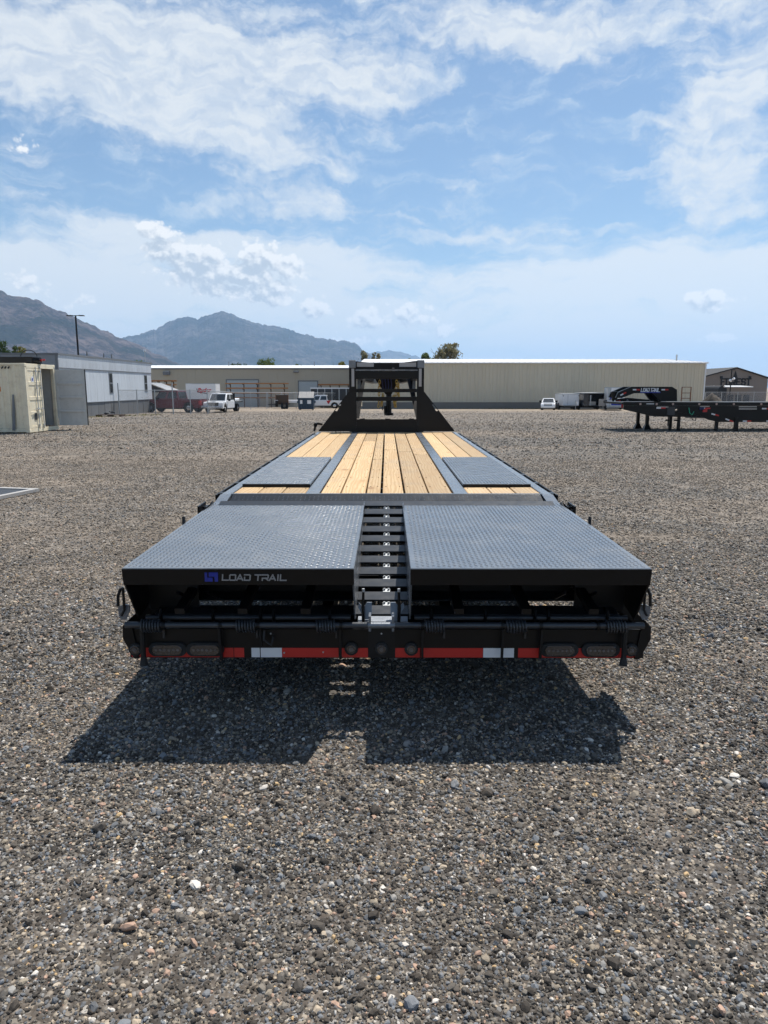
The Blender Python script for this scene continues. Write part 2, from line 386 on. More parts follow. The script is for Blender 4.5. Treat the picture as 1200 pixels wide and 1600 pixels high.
def letters(b, text, org, ux, uz, h, wide, gap, th, depth, slant=0., serif=False):
    """stroke letters on a plane: org + u*ux + v*uz, raised by depth along the plane normal"""
    org = Vector(org); ux = Vector(ux); uz = Vector(uz); nr = ux.cross(uz).normalized(); x = 0
    for ch in text:
        w = wide * WD.get(ch, 1)
        for pl in GL[ch]:
            for (a, c), (a2, c2) in zip(pl, pl[1:]):
                p = org + ux * (x + a * w + slant * c * h) + uz * (c * h); q = org + ux * (x + a2 * w + slant * c2 * h) + uz * (c2 * h)
                d = (q - p).normalized() * th * .5
                b.kk = (getattr(b, 'kk', 0) + 1) % 7; dp = depth * (1 + .12 * b.kk)
                b.bar(p - d + nr * dp * .5, q + d + nr * dp * .5, th, dp, up=nr)
            if serif:
                for (a, c) in pl:
                    if c in (0, 1) and ch not in 'OS':
                        p = org + ux * (x + a * w) + uz * (c * h)
                        b.bar(p - ux * th * .9 + nr * depth * .6, p + ux * th * .9 + nr * depth * .6, th * .55, depth, up=nr)
        x += w + gap
    return x

# ================================================================== the setting
# ------------------------------------------------------------------ gravel yard, one sheet out to the horizon
def dirt_field(N, co):
    # wheel-worn dirt bands and patches: dusty tan ground between drifts of stone
    rt = N.n('ShaderNodeMapping', {'Vector': co, 'Rotation': (0, 0, R(-10)), 'Scale': (.07, .34, 1)}).outputs[0]
    band = N.noise(rt, 1., 6, .62, .7); patch = N.noise(co, .21, 7, .65, .6); fine = N.noise(co, 3.2, 6, .7)
    # wheel tracks: pairs of worn lanes along wide arcs across the yard
    flat = N.vm('MULTIPLY', co, (1., 1., 0.)); trk = None
    for cx, cy, r_ in ((-64., 22., 55.5), (-30., -22., 46.), (58., 4., 50.), (40., -36., 62.), (8., -70., 96.)):
        dd = N.n('ShaderNodeVectorMath', {0: flat, 1: (cx, cy, 0.)}, operation='DISTANCE').outputs['Value']
        off = N.m('ABSOLUTE', N.m('SUBTRACT', N.m('ABSOLUTE', N.m('SUBTRACT', N.m('ADD', dd, N.m('MULTIPLY', patch, 1.2)), r_)), .85))
        ln = N.sstep(off, .34, .08); trk = ln if trk is None else N.m('MAXIMUM', trk, ln)
    trk = N.m('MULTIPLY', trk, N.m('MULTIPLY', N.sstep(fine, .30, .62), N.sstep(patch, .36, .56)))
    return rt, N.m('MAXIMUM', N.m('MULTIPLY', trk, .85), N.sstep(N.m('ADD', N.m('ADD', N.m('MULTIPLY', band, .75), N.m('MULTIPLY', patch, .45)), N.m('MULTIPLY', N.m('SUBTRACT', fine, .5), .35)), .46, .72))
def ground_mat():
    m = bpy.data.materials.new('gravel_yard'); m.use_nodes = True; t = m.node_tree; t.nodes.clear(); N = NT(t)
    co = N.n('ShaderNodeTexCoord').outputs['Object']
    pal = [(0, (.045, .041, .037)), (.18, (.085, .079, .072)), (.38, (.13, .122, .112)), (.52, (.125, .135, .145)), (.62, (.185, .168, .145)), (.74, (.27, .228, .178)), (.84, (.25, .245, .235)), (.91, (.42, .36, .28)), (.96, (.58, .54, .48))]
    vo = N.n('ShaderNodeTexVoronoi', {'Vector': co, 'Scale': 62., 'Randomness': 1.})
    c1 = N.ramp(N.n('ShaderNodeSeparateColor', {0: vo.outputs['Color']}).outputs[0], pal, 'CONSTANT')
    vo2 = N.n('ShaderNodeTexVoronoi', {'Vector': co, 'Scale': 26., 'Randomness': 1.})
    c2 = N.ramp(N.n('ShaderNodeSeparateColor', {0: vo2.outputs['Color']}).outputs[0], pal, 'CONSTANT')
    big = N.sstep(N.n('ShaderNodeSeparateColor', {0: vo2.outputs['Color']}).outputs[1], .60, .62)
    big = N.m('MULTIPLY', big, N.sstep(vo2.outputs['Distance'], .42, .34))
    c = N.mix(big, c1, c2)
    edge = N.m('MULTIPLY', N.sstep(vo.outputs['Distance'], .38, .62), N.m('SUBTRACT', 1., big))
    c = N.mix(N.m('MULTIPLY', edge, .75), c, (.035, .03, .026))
    rt, dirtf = dirt_field(N, co)
    dcol = N.mix(N.noise(co, .5, 5), (.20, .155, .115), (.30, .245, .19))
    dcol = N.mix(N.m('MULTIPLY', N.sstep(N.noise(co, 22., 5, .7), .45, .7), .5), dcol, (.14, .125, .11))
    backlit_grade = N.sstep(N.m('ADD', N.n('ShaderNodeSeparateXYZ', {0: co}).outputs[1], N.m('MULTIPLY_ADD', N.noise(co, .35, 5, .65), 5., -2.5)), 3.6, 9.)  # lightens the gravel with distance: near backlit shade put into the colour
    c = N.mix(N.m('MULTIPLY', dirtf, N.m('MULTIPLY_ADD', backlit_grade, .36, .42)), c, dcol)
    c = N.mix(N.m('MULTIPLY', backlit_grade, .25), c, (.26, .225, .185))
    # bare tan soil along the far side of the yard
    yy = N.n('ShaderNodeSeparateXYZ', {0: co}).outputs[1]
    wob = N.m('MULTIPLY_ADD', N.noise(co, .10, 5, .7), 26., -13.)
    bare = N.m('MULTIPLY', N.sstep(N.m('ADD', yy, wob), 58., 72.), N.sstep(N.noise(rt, 3.1, 6, .7), .34, .58))
    c = N.mix(N.m('MULTIPLY', bare, .85), c, (.36, .29, .215))
    # coarse grain: drifts of larger stone that stay visible far off
    c = N.mix(1., c, N.m('MULTIPLY_ADD', N.sstep(N.noise(co, 5.5, 4, .75), .36, .64), .55, .72), 'MULTIPLY')
    # broad value drift so that no stretch is even
    c = N.mix(1., c, N.m('MULTIPLY_ADD', N.noise(rt, 2.6, 7, .70), 1.0, .44), 'MULTIPLY')
    c = N.mix(1., c, N.m('MULTIPLY_ADD', N.noise(co, 1.1, 7, .75), .9, .55), 'MULTIPLY')
    h = N.m('ADD', N.m('MULTIPLY', vo.outputs['Distance'], -.5), N.m('MULTIPLY', big, .6))
    h = N.m('ADD', h, N.m('MULTIPLY', N.noise(co, 6., 5, .6), 1.2))
    bp = N.n('ShaderNodeBump', {'Height': h, 'Strength': .9, 'Distance': .014}).outputs[0]
    b = N.n('ShaderNodeBsdfPrincipled', {'Base Color': c, 'Roughness': .92, 'Specular IOR Level': .25, 'Normal': bp})
    t.links.new(b.outputs[0], N.n('ShaderNodeOutputMaterial').inputs[0]); MATS['gravel_yard'] = m
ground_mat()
def near_lump(x, y):
    f = max(0., 1 - abs(y - 4) / 22.) * max(0., 1 - abs(x) / 18.)
    return .012 * f * noise.noise(Vector((x * .8, y * .8, 3.1))) + .007 * f * noise.noise(Vector((x * 2.7, y * 2.7, 9.)))
xs = sorted(set([round(-9 + .12 * i, 3) for i in range(151)] + [s * (9 + .5 * i) for i in range(1, 40) for s in (-1, 1)] + [s * v for v in (34, 45, 70, 120, 250, 600, 1500, 4000, 9000, 16000) for s in (-1, 1)]))
ys = sorted(set([round(-1 + .12 * i, 3) for i in range(110)] + [12.5 + .6 * i for i in range(60)] + [-2, -5, -12, -40, -150, -800, -4000] + [50, 60, 70, 80, 100, 115, 130, 145, 200, 400, 900, 2500, 6000, 12000, 20000]))
gv = [(x, y, gz(x, y) + near_lump(x, y)) for y in ys for x in xs]; nx = len(xs)
gf = [(j * nx + i, j * nx + i + 1, (j + 1) * nx + i + 1, (j + 1) * nx + i) for j in range(len(ys) - 1) for i in range(nx - 1)]
g = B(); g.v = gv; g.f = gf
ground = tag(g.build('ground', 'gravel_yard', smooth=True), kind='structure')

# ------------------------------------------------------------------ loose stones near the camera (uncountable)
def stone_mat():
    m = bpy.data.materials.new('stone'); m.use_nodes = True; t = m.node_tree; t.nodes.clear(); N = NT(t)
    rnd = N.n('ShaderNodeObjectInfo').outputs['Random']
    pal = [(0, (.020, .018, .016)), (.22, (.052, .047, .041)), (.40, (.10, .092, .08)), (.52, (.105, .118, .132)), (.61, (.19, .17, .14)), (.69, (.17, .185, .20)), (.77, (.28, .235, .175)), (.845, (.29, .28, .26)), (.90, (.45, .365, .265)), (.938, (.43, .28, .20)), (.966, (.64, .59, .52)), (.988, (.54, .37, .19))]
    c = N.ramp(rnd, pal, 'CONSTANT')
    co = N.n('ShaderNodeTexCoord').outputs['Object']
    c = N.mix(1., c, N.m('MULTIPLY_ADD', N.noise(co, 2.5, 4, .7), .8, .62), 'MULTIPLY')
    wpos = N.n('ShaderNodeNewGeometry').outputs['Position']
    rt, dust = dirt_field(N, wpos)
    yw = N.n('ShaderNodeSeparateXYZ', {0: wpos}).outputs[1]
    backlit_grade = N.sstep(N.m('ADD', yw, N.m('MULTIPLY_ADD', N.noise(wpos, .35, 5, .65), 5., -2.5)), 3.6, 9.)     # stones paler with distance: darkness of near backlit stones put into the colour
    c = N.mix(N.m('MULTIPLY', dust, N.m('MULTIPLY_ADD', backlit_grade, .50, .22)), c, (.235, .185, .135))
    c = N.mix(N.m('MULTIPLY', backlit_grade, .30), c, (.245, .21, .17))
    c = N.mix(1., c, N.m('MULTIPLY_ADD', N.noise(wpos, 1.1, 5, .7), .8, .60), 'MULTIPLY')
    b = N.n('ShaderNodeBsdfPrincipled', {'Base Color': c, 'Roughness': .8, 'Specular IOR Level': .35})
    t.links.new(b.outputs[0], N.n('ShaderNodeOutputMaterial').inputs[0]); MATS['stone'] = m
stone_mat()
def gravel():
    pts = []; szs = []
    def scatter(y0, y1, dens, med, sig, smin, smax, margin=1.9, yend=0):
        area_x = lambda y: .66 * y + margin
        n = int(dens * (y1 - y0) * 2 * area_x(y1))
        y = rng.uniform(y0, y1, n); x = rng.uniform(-area_x(y1), area_x(y1), n)
        k = np.abs(x) < (.66 * y + margin) * (1 - .22 * rng.uniform(0, 1, n) ** 2)
        # clumps and thin spots
        x = x[k]; y = y[k]
        th = np.array([noise.noise(Vector((a * 1.3, b * 1.3, 5.))) + .6 * noise.noise(Vector((a * 4.1, b * 4.1, 2.))) for a, b in zip(x, y)])
        fade = np.clip((yend - y) / (yend - 9.), 0., 1.) if yend else 1.
        k = rng.uniform(0, 1, len(x)) < np.clip(.78 + .55 * th, .25, 1.) * fade
        x = x[k]; y = y[k]
        s = np.clip(med * np.exp(rng.normal(0, sig, len(x))), smin, smax)
        pts.append(np.stack([x, y], 1)); szs.append(s)
    scatter(.7, 2.6, 17000, .0039, .42, .002, .012)
    scatter(2.6, 4.4, 11500, .0046, .42, .0022, .012)
    scatter(4.4, 7.5, 4200, .0066, .38, .0035, .014)
    scatter(7.5, 9., 1500, .0085, .34, .005, .016)
    scatter(9., 17., 1000, .0092, .36, .005, .018, yend=40.)
    scatter(17., 38., 260, .0125, .36, .007, .024, yend=42.)
    scatter(20., 68., 34, .020, .36, .011, .042, margin=3., yend=84.)
    scatter(.7, 3.2, 220, .0110, .28, .008, .024)
    scatter(3.2, 8., 110, .0120, .28, .008, .026)
    scatter(1.1, 6., 2.2, .022, .22, .016, .032)
    p = np.concatenate(pts); s = np.concatenate(szs); n = len(p)
    z = np.array([near_lump(a, b) + gz(a, b) for a, b in p]) + s * rng.uniform(-.25, .40, n)
    co = np.column_stack([p, z]).astype(np.float32)
    me = bpy.data.meshes.new('loose_gravel'); me.vertices.add(n); me.vertices.foreach_set('co', co.ravel())
    sc = (s[:, None] * np.column_stack([rng.uniform(.85, 1.45, n), rng.uniform(.7, 1.1, n), rng.uniform(.50, .95, n)])).astype(np.float32)
    rot = np.column_stack([rng.normal(0, .55, n), rng.normal(0, .55, n), rng.uniform(0, 6.283, n)]).astype(np.float32)
    me.attributes.new('sc', 'FLOAT_VECTOR', 'POINT').data.foreach_set('vector', sc.ravel())
    me.attributes.new('rt', 'FLOAT_VECTOR', 'POINT').data.foreach_set('vector', rot.ravel())
    me.attributes.new('vi', 'INT', 'POINT').data.foreach_set('value', rng.integers(0, 12, n).astype(np.int32))
    o = bpy.data.objects.new('loose_gravel', me); COL.objects.link(o); me.materials.append(MATS['stone'])
    ng = bpy.data.node_groups.new('loose_gravel', 'GeometryNodeTree'); N = NT(ng)
    ng.interface.new_socket('Geometry', in_out='INPUT', socket_type='NodeSocketGeometry')
    ng.interface.new_socket('Geometry', in_out='OUTPUT', socket_type='NodeSocketGeometry')
    gi = N.n('NodeGroupInput'); go = N.n('NodeGroupOutput')
    g2i = N.n('GeometryNodeGeometryToInstance')
    pos = N.n('GeometryNodeInputPosition').outputs[0]
    for k in range(12):
        ico = N.n('GeometryNodeMeshIcoSphere', {'Radius': 1., 'Subdivisions': 2})
        vec = N.vm('ADD', pos, (k * 7.3, k * 3.1, k * 1.7))
        nz = N.n('ShaderNodeTexVoronoi', {'Vector': vec, 'Scale': .95}).outputs['Position']
        d = N.vm('SUBTRACT', nz, vec)
        d = N.vm('MULTIPLY', d, (.42, .42, .42))
        spn = N.n('GeometryNodeSetPosition', {'Geometry': ico.outputs[0], 'Offset': d})
        sm = N.n('GeometryNodeSetMaterial', {'Geometry': spn.outputs[0], 'Material': MATS['stone']})
        ssf = N.n('GeometryNodeSetShadeSmooth', {'Geometry': sm.outputs[0], 'Shade Smooth': False})
        ng.links.new(ssf.outputs[0], g2i.inputs[0])
    def attr(nm, dt):
        a = N.n('GeometryNodeInputNamedAttribute', data_type=dt); a.inputs['Name'].default_value = nm
        return a.outputs['Attribute']
    iop = N.n('GeometryNodeInstanceOnPoints', {'Points': gi.outputs[0], 'Instance': g2i.outputs[0], 'Pick Instance': True, 'Instance Index': attr('vi', 'INT'), 'Rotation': attr('rt', 'FLOAT_VECTOR'), 'Scale': attr('sc', 'FLOAT_VECTOR')})
    ng.links.new(iop.outputs[0], go.inputs[0])
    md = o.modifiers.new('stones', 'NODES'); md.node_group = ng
    tag(o, 'loose grey and tan gravel stones strewn over the foreground yard', 'gravel', kind='stuff')
    print('stones', n)
gravel()

# ------------------------------------------------------------------ mountains
def mount_mat(name, rock, rock2, green, gamt):
    m = bpy.data.materials.new(name); m.use_nodes = True; t = m.node_tree; t.nodes.clear(); N = NT(t)
    co = N.n('ShaderNodeTexCoord').outputs['Object']
    c = N.mix(N.sstep(N.noise(co, .014, 8, .72), .40, .62), rock, rock2)
    gz_ = N.sstep(N.m('ADD', N.noise(co, .0035, 8, .62), N.m('MULTIPLY', N.m('SUBTRACT', N.noise(co, .03, 6, .7), .5), .35)), .62 - gamt, .74 - gamt)
    c = N.mix(N.m('MULTIPLY', gz_, .9), c, green)
    c = N.mix(N.m('MULTIPLY', N.sstep(N.noise(N.n('ShaderNodeMapping', {'Vector': co, 'Scale': (1, 1, .25)}).outputs[0], .02, 6, .7), .6, .78), .5), c, (.24, .20, .18))
    bp = N.n('ShaderNodeBump', {'Height': N.noise(co, .02, 8, .65), 'Strength': 1., 'Distance': 60.}).outputs[0]
    b = N.n('ShaderNodeBsdfPrincipled', {'Base Color': c, 'Roughness': 1., 'Specular IOR Level': 0., 'Normal': bp})
    t.links.new(b.outputs[0], N.n('ShaderNodeOutputMaterial').inputs[0]); MATS[name] = m
mount_mat('mountain_near', (.045, .037, .037), (.19, .145, .135), (.012, .020, .014), .15)
mount_mat('mountain_far', (.035, .035, .038), (.14, .12, .115), (.012, .020, .018), .15)
def mountain(name, prof, dist, depth, mat, seed, rough=.66, nu=340, nv=160):
    az_ = [azel(x, y)[0] for x, y in prof]; te = [math.tan(R(azel(x, y)[1])) / math.cos(0) for x, y in prof]
    b = B(); a0, a1 = az_[0], az_[-1]
    for j in range(nv):
        t = j / (nv - 1)                                        # 0 foot (near), 1 ridge; beyond: back slope
        for i in range(nu):
            a = a0 + (a1 - a0) * i / (nu - 1)
            e = float(np.interp(a, az_, te))
            d = dist - depth * (1 - t)
            if t > .86: u = 1.
            else: u = t / .86
            x0 = dist * math.sin(R(a)); y0 = dist * math.cos(R(a))
            H = e * dist + 8 + dist * .0026 * (noise.noise(Vector((a * 1.9, seed, 0))) + .6 * noise.noise(Vector((a * 4.6, seed, 2))) + .35 * noise.noise(Vector((a * 11., seed, 5))))
            rg = 0; am = 1; fr = 1 / (dist * .16)
            px, py = d * math.sin(R(a)), d * math.cos(R(a))
            for k in range(7):
                rg += am * (1 - abs(noise.noise(Vector((px * fr * 1.0 + seed, py * fr * .55, seed))))) ; am *= .5; fr *= 2.1
            rg = rg / 1.97 - .72
            if t <= .86:
                z = H * (u ** 1.25) * (1 + rough * 2.2 * rg * math.sin(math.pi * min(u, 1.) ** .9) )
                z += H * .05 * rg * u
            else:
                z = H * (1 - (t - .86) / .14 * 1.02) + H * .06 * rg
            b.v.append((d * math.sin(R(a)) , d * math.cos(R(a)), z - 3))
    for j in range(nv - 1):
        for i in range(nu - 1):
            b.f.append((j * nu + i, j * nu + i + 1, (j + 1) * nu + i + 1, (j + 1) * nu + i))
    return tag(b.build(name, mat, smooth=True), kind='structure')
mountain('hill', [(-900, 470), (-600, 420), (-400, 455), (-250, 420), (-120, 440), (0, 462), (22, 471), (40, 471), (60, 478), (85, 491), (110, 499), (125, 506), (150, 517), (175, 528), (200, 537), (222, 545), (245, 556), (270, 566), (300, 578), (330, 592)], 4200, 1500, 'mountain_near', 3.7)
mountain('hill', [(150, 560), (190, 535), (200, 529), (215, 528), (245, 518), (270, 505), (290, 499), (308, 503), (325, 500), (345, 493), (362, 497), (385, 505), (410, 512), (440, 516), (470, 525), (500, 532), (540, 537), (553, 540), (566, 549), (590, 566), (620, 590)], 7600, 2600, 'mountain_far', 8.1)
mountain('hill', [(470, 575), (520, 560), (560, 553), (590, 551), (625, 551), (650, 558), (680, 566), (720, 572), (800, 578), (900, 586), (1000, 592), (1300, 596), (1600, 588)], 12500, 2500, 'mountain_far', 5.3, nu=160, nv=40)

# ------------------------------------------------------------------ air
def haze():
    b = B(); b.box(-17000, 17000, -4600, 21000, -5, 960)
    m = bpy.data.materials.new('haze'); m.use_nodes = True; t = m.node_tree; t.nodes.clear(); N = NT(t)
    v = N.n('ShaderNodeVolumePrincipled', {'Color': (.45, .69, 1., 1), 'Density': 8.2e-5, 'Anisotropy': .2})
    t.links.new(v.outputs[0], N.n('ShaderNodeOutputMaterial').inputs['Volume']); MATS['haze'] = m
    o = tag(b.build('haze', 'haze'), kind='stuff')
    return o
haze()

# ================================================================== the gooseneck flatbed trailer in front
TR = thing('gooseneck_trailer', 'long black gooseneck flatbed trailer with pine deck and two folded diamond plate ramps', 'trailer', (0, 9, 0))
DK = .89; YE, YF = 5.52, 13.40          # deck height, deck rear edge, deck front edge
def tp(b, name, mat='black_paint', parent=None, **k): return b.build(name, mat, parent or TR, wl=True, **k)
def px3(px, py, Y): return at(px, py, Y)
def dtop(y): return .52 + (y - 3.6) * .225      # top line of the sloping dovetail

# diamond tread, real raised lozenges, joined because they are far too many to pick apart
def treads(name, parent, quad, pitch, L=.024, Wd=.0078, H=.0020, mat='black_paint_deck', inset=.02):
    """quad: corner p00, edge vectors eu, ev"""
    o, eu, ev = [Vector(q) for q in quad]
    nu = int((eu.length - inset) / pitch); nv = int((ev.length - inset) / pitch)
    u = eu.normalized(); v = ev.normalized(); n = u.cross(v).normalized()
    if n.z < 0: n = -n
    b = B(); offu = (eu.length - nu * pitch) / 2; offv = (ev.length - nv * pitch) / 2
    for i in range(nu):
        for j in range(nv):
            c = o + u * (offu + (i + .5) * pitch) + v * (offv + (j + .5) * pitch)
            s = 1 if (i + j) % 2 else -1
            d = (u + v * s).normalized(); e = n.cross(d)
            p0 = c - d * L / 2; p1 = c + d * L / 2
            b.add([p0, c - e * Wd / 2, p1, c + e * Wd / 2, c - d * L * .28 + n * H, c - e * Wd * .22 + n * H, c + d * L * .28 + n * H, c + e * Wd * .22 + n * H],
                  [(0, 1, 5, 4), (1, 2, 6, 5), (2, 3, 7, 6), (3, 0, 4, 7), (4, 5, 6, 7)])
    t = tp(b, name, mat, parent); t['kind'] = 'stuff'; return t

# --- pine planks
def plank(x0, x1, y0, y1, dz=0.):
    g = .004
    tilt = random.uniform(-.0015, .0015)
    b = B(); z = DK + dz
    b.hexa([(x0 + g, y0, z - .04), (x1 - g, y0, z - .04), (x1 - g, y1, z - .04), (x0 + g, y1, z - .04), (x0 + g, y0, z + tilt), (x1 - g, y0, z - tilt), (x1 - g, y1, z - tilt), (x0 + g, y1, z + tilt)])
    return tp(b, 'plank', 'pine_plank', bevel=.004)
cb = [-.532, -.367, -.166, -.045, .142, .337, .528]
joints = [[8.35], [8.6, 11.2], [8.3], [9.6], [9.3, 11.6], [8.9]]
screws = B()
def screwrow(x0, x1, y):
    for x in (x0 + .03, x1 - .03): screws.cyl((x, y, DK - .002), (x, y, DK + .0018), .0045, 6)
for k in range(6):
    ysb = [YE + .01] + joints[k] + [YF]
    gapx = .010 if k in (3,) else (.006 if k == 4 else .002)
    for y0, y1 in zip(ysb, ysb[1:]):
        plank(cb[k] + gapx, cb[k + 1] - .002, y0 + .003, y1 - .003, random.uniform(-.004, .001))
        for y in [y0 + .04, y1 - .05] + [y0 + .45 + .62 * q for q in range(int((y1 - y0 - .5) / .62))]: screwrow(cb[k] + gapx, cb[k + 1], y)
for s in (-1, 1):
    sb = [.645, .84, 1.032, 1.222]
    for k in range(3):
        for y0, y1 in ((YE + .01, 5.93), (8.33, YF)):
            plank(min(s * sb[k], s * sb[k + 1]), max(s * sb[k], s * sb[k + 1]), y0, y1, random.uniform(-.004, .001))
            for y in [y0 + .05, y1 - .06]: screwrow(sb[k] * s if s > 0 else -sb[k + 1], sb[k + 1] * s if s > 0 else -sb[k], y)
tp(screws, 'deck_screws', 'black_satin')['kind'] = 'stuff'

# --- steel frame seen in the deck
for s in (-1, 1):
    tp(B().box(min(s * .535, s * .643), max(s * .535, s * .643), YE + .02, YF - .01, DK - .05, DK + .003), 'deck_rail', 'black_paint_deck', bevel=.003)
    tp(B().box(min(s * .56, s * .62), max(s * .56, s * .62), YE, YF + .4, .42, DK - .052), 'main_beam')
    tp(B().box(min(s * .50, s * .68), max(s * .50, s * .68), YE, YF + .4, .405, .42), 'beam_flange')
    tp(B().box(min(s * 1.224, s * 1.296), max(s * 1.224, s * 1.296), YE - .02, YF, DK - .12, DK + .004), 'side_rail', 'black_paint_deck', bevel=.004)
    # stake pockets and rub rail
    pocket = None
    y = YE + .12; n = 0
    while y < YF - .1:
        if pocket is None:
            pb = B().box(-.022, .022, -.045, .045, -.10, -.004); pocket = pb.build('stake_pocket', 'black_paint', TR); o = pocket
        else: o = copy_of(pocket, TR)
        o.location = (s * 1.318, y - 9, DK); y += .61
    tp(B().box(min(s * 1.341, s * 1.353), max(s * 1.341, s * 1.353), YE + .02, YF, DK - .075, DK - .006), 'rub_rail', bevel=.003)
    # fender plate over the wheels
    x0, x1 = (.648, 1.221) if s > 0 else (-1.221, -.648)
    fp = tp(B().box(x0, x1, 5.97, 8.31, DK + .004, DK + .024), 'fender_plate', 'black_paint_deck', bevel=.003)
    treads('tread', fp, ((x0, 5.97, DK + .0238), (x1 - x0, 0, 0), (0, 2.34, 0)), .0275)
    tp(B().box(x0, x1, 5.965, 5.97, DK - .05, DK + .02), 'fender_skirt')
# cross members under the planks
cmb = None
y = YE + .25
while y < YF:
    if cmb is None: cmb = B().box(-1.22, 1.22, -.025, .025, DK - .13, DK - .045).build('cross_member', 'black_paint', TR); o = cmb
    else: o = copy_of(cmb, TR)
    o.location = (0, y - 9, 0); y += .405

# --- knee plate between deck and dovetail
kp = B(); kp.hexa([(-1.20, 5.29, .828), (1.20, 5.29, .828), (1.20, 5.5, .828), (-1.20, 5.5, .828), (-1.20, 5.29, .838), (1.20, 5.29, .838), (1.20, 5.50, DK + .006), (-1.20, 5.50, DK + .006)])
knee = tp(kp, 'knee_plate', 'black_paint')
treads('tread', knee, ((-1.20, 5.291, .8385), (2.40, 0, 0), (0, .205, .052)), .034, L=.026, Wd=.010, H=.004, mat='black_paint_deck')
lip = tp(B().box(-1.221, 1.221, 5.50, 5.528, DK - .03, DK + .009), 'deck_edge_strip', 'black_paint_deck', bevel=.004)
for s in (-1, 1):
    tp(B().hexa([(s * 1.215, 5.26, .60), (s * 1.30, 5.26, .60), (s * 1.30, 5.50, .60), (s * 1.215, 5.50, .60), (s * 1.215, 5.26, .855), (s * 1.30, 5.26, .855), (s * 1.30, 5.50, DK + .004), (s * 1.215, 5.50, DK + .004)]), 'corner_gusset', 'black_paint_deck')
    st_ = B().bar((s * 1.30, 5.18, .845), (s * 1.365, 5.22, .845), .09, .012); st_.bar((s * 1.362, 5.06, .842), (s * 1.362, 5.26, .845), .012, .06)
    tp(st_, 'step_bracket')
    tp(B().tube([(s * 1.30, 4.55, .80), (s * 1.318, 4.53, .83), (s * 1.326, 4.56, .885)], .011), 'chain_hook')
    tp(B().bar((s * 1.33, 5.5, .70), (s * 1.33, 5.0, .60), .012, .09), 'fender_brace')

# --- dovetail: sloping side beams and cross slats
for s in (-1, 1):
    for xx in (.33, 1.205):
        tp(B().hexa([(s * xx - .03, 3.62, dtop(3.62) - .17), (s * xx + .03, 3.62, dtop(3.62) - .17), (s * xx + .03, 5.45, dtop(5.45) - .45), (s * xx - .03, 5.45, dtop(5.45) - .45),
                     (s * xx - .03, 3.62, dtop(3.62) - .07), (s * xx + .03, 3.62, dtop(3.62) - .07), (s * xx + .03, 5.3, dtop(5.3) - .07), (s * xx - .03, 5.3, dtop(5.3) - .07)]), 'dovetail_beam')
slat = None
for k in range(11):
    yy = 5.19 - .15 * k
    if slat is None:
        b = B(); b.bar((-1.238, 0, -.008), (1.238, 0, -.008), .094, .009, up=(0, -.2195, .9756)); b.bar((-1.2, .04, -.024), (1.2, .04, -.024), .009, .022)
        slat = b.build('dovetail_slat', 'black_slat', TR, bevel=.002); o = slat
    else: o = copy_of(slat, TR)
    o.location = (0, yy - 9, dtop(yy))
tab = None
for k in range(10):
    yy = 5.115 - .15 * k
    if tab is None:
        b = B(); b.bar((0, -.03, -.012), (0, .03, .002), .040, .008); b.cyl((-.012, .01, .0), (-.012, .01, .012), .007, 6); b.cyl((.012, .01, 0), (.012, .01, .012), .007, 6)
        tab = b.build('slat_clip', 'galvanised', TR); o = tab
    else: o = copy_of(tab, TR)
    o.location = (0, yy - 9, dtop(yy) - .015)
tp(B().bar((-.15, 3.605, dtop(3.6) - .012), (.112, 3.605, dtop(3.6) - .012), .055, .010, up=(0, -.22, .97)), 'tail_plate', 'steel_grey')
for z0 in (.42,):
    tp(B().box(-1.2, 1.2, 4.3, 4.36, .44, .56), 'dovetail_cross_member')

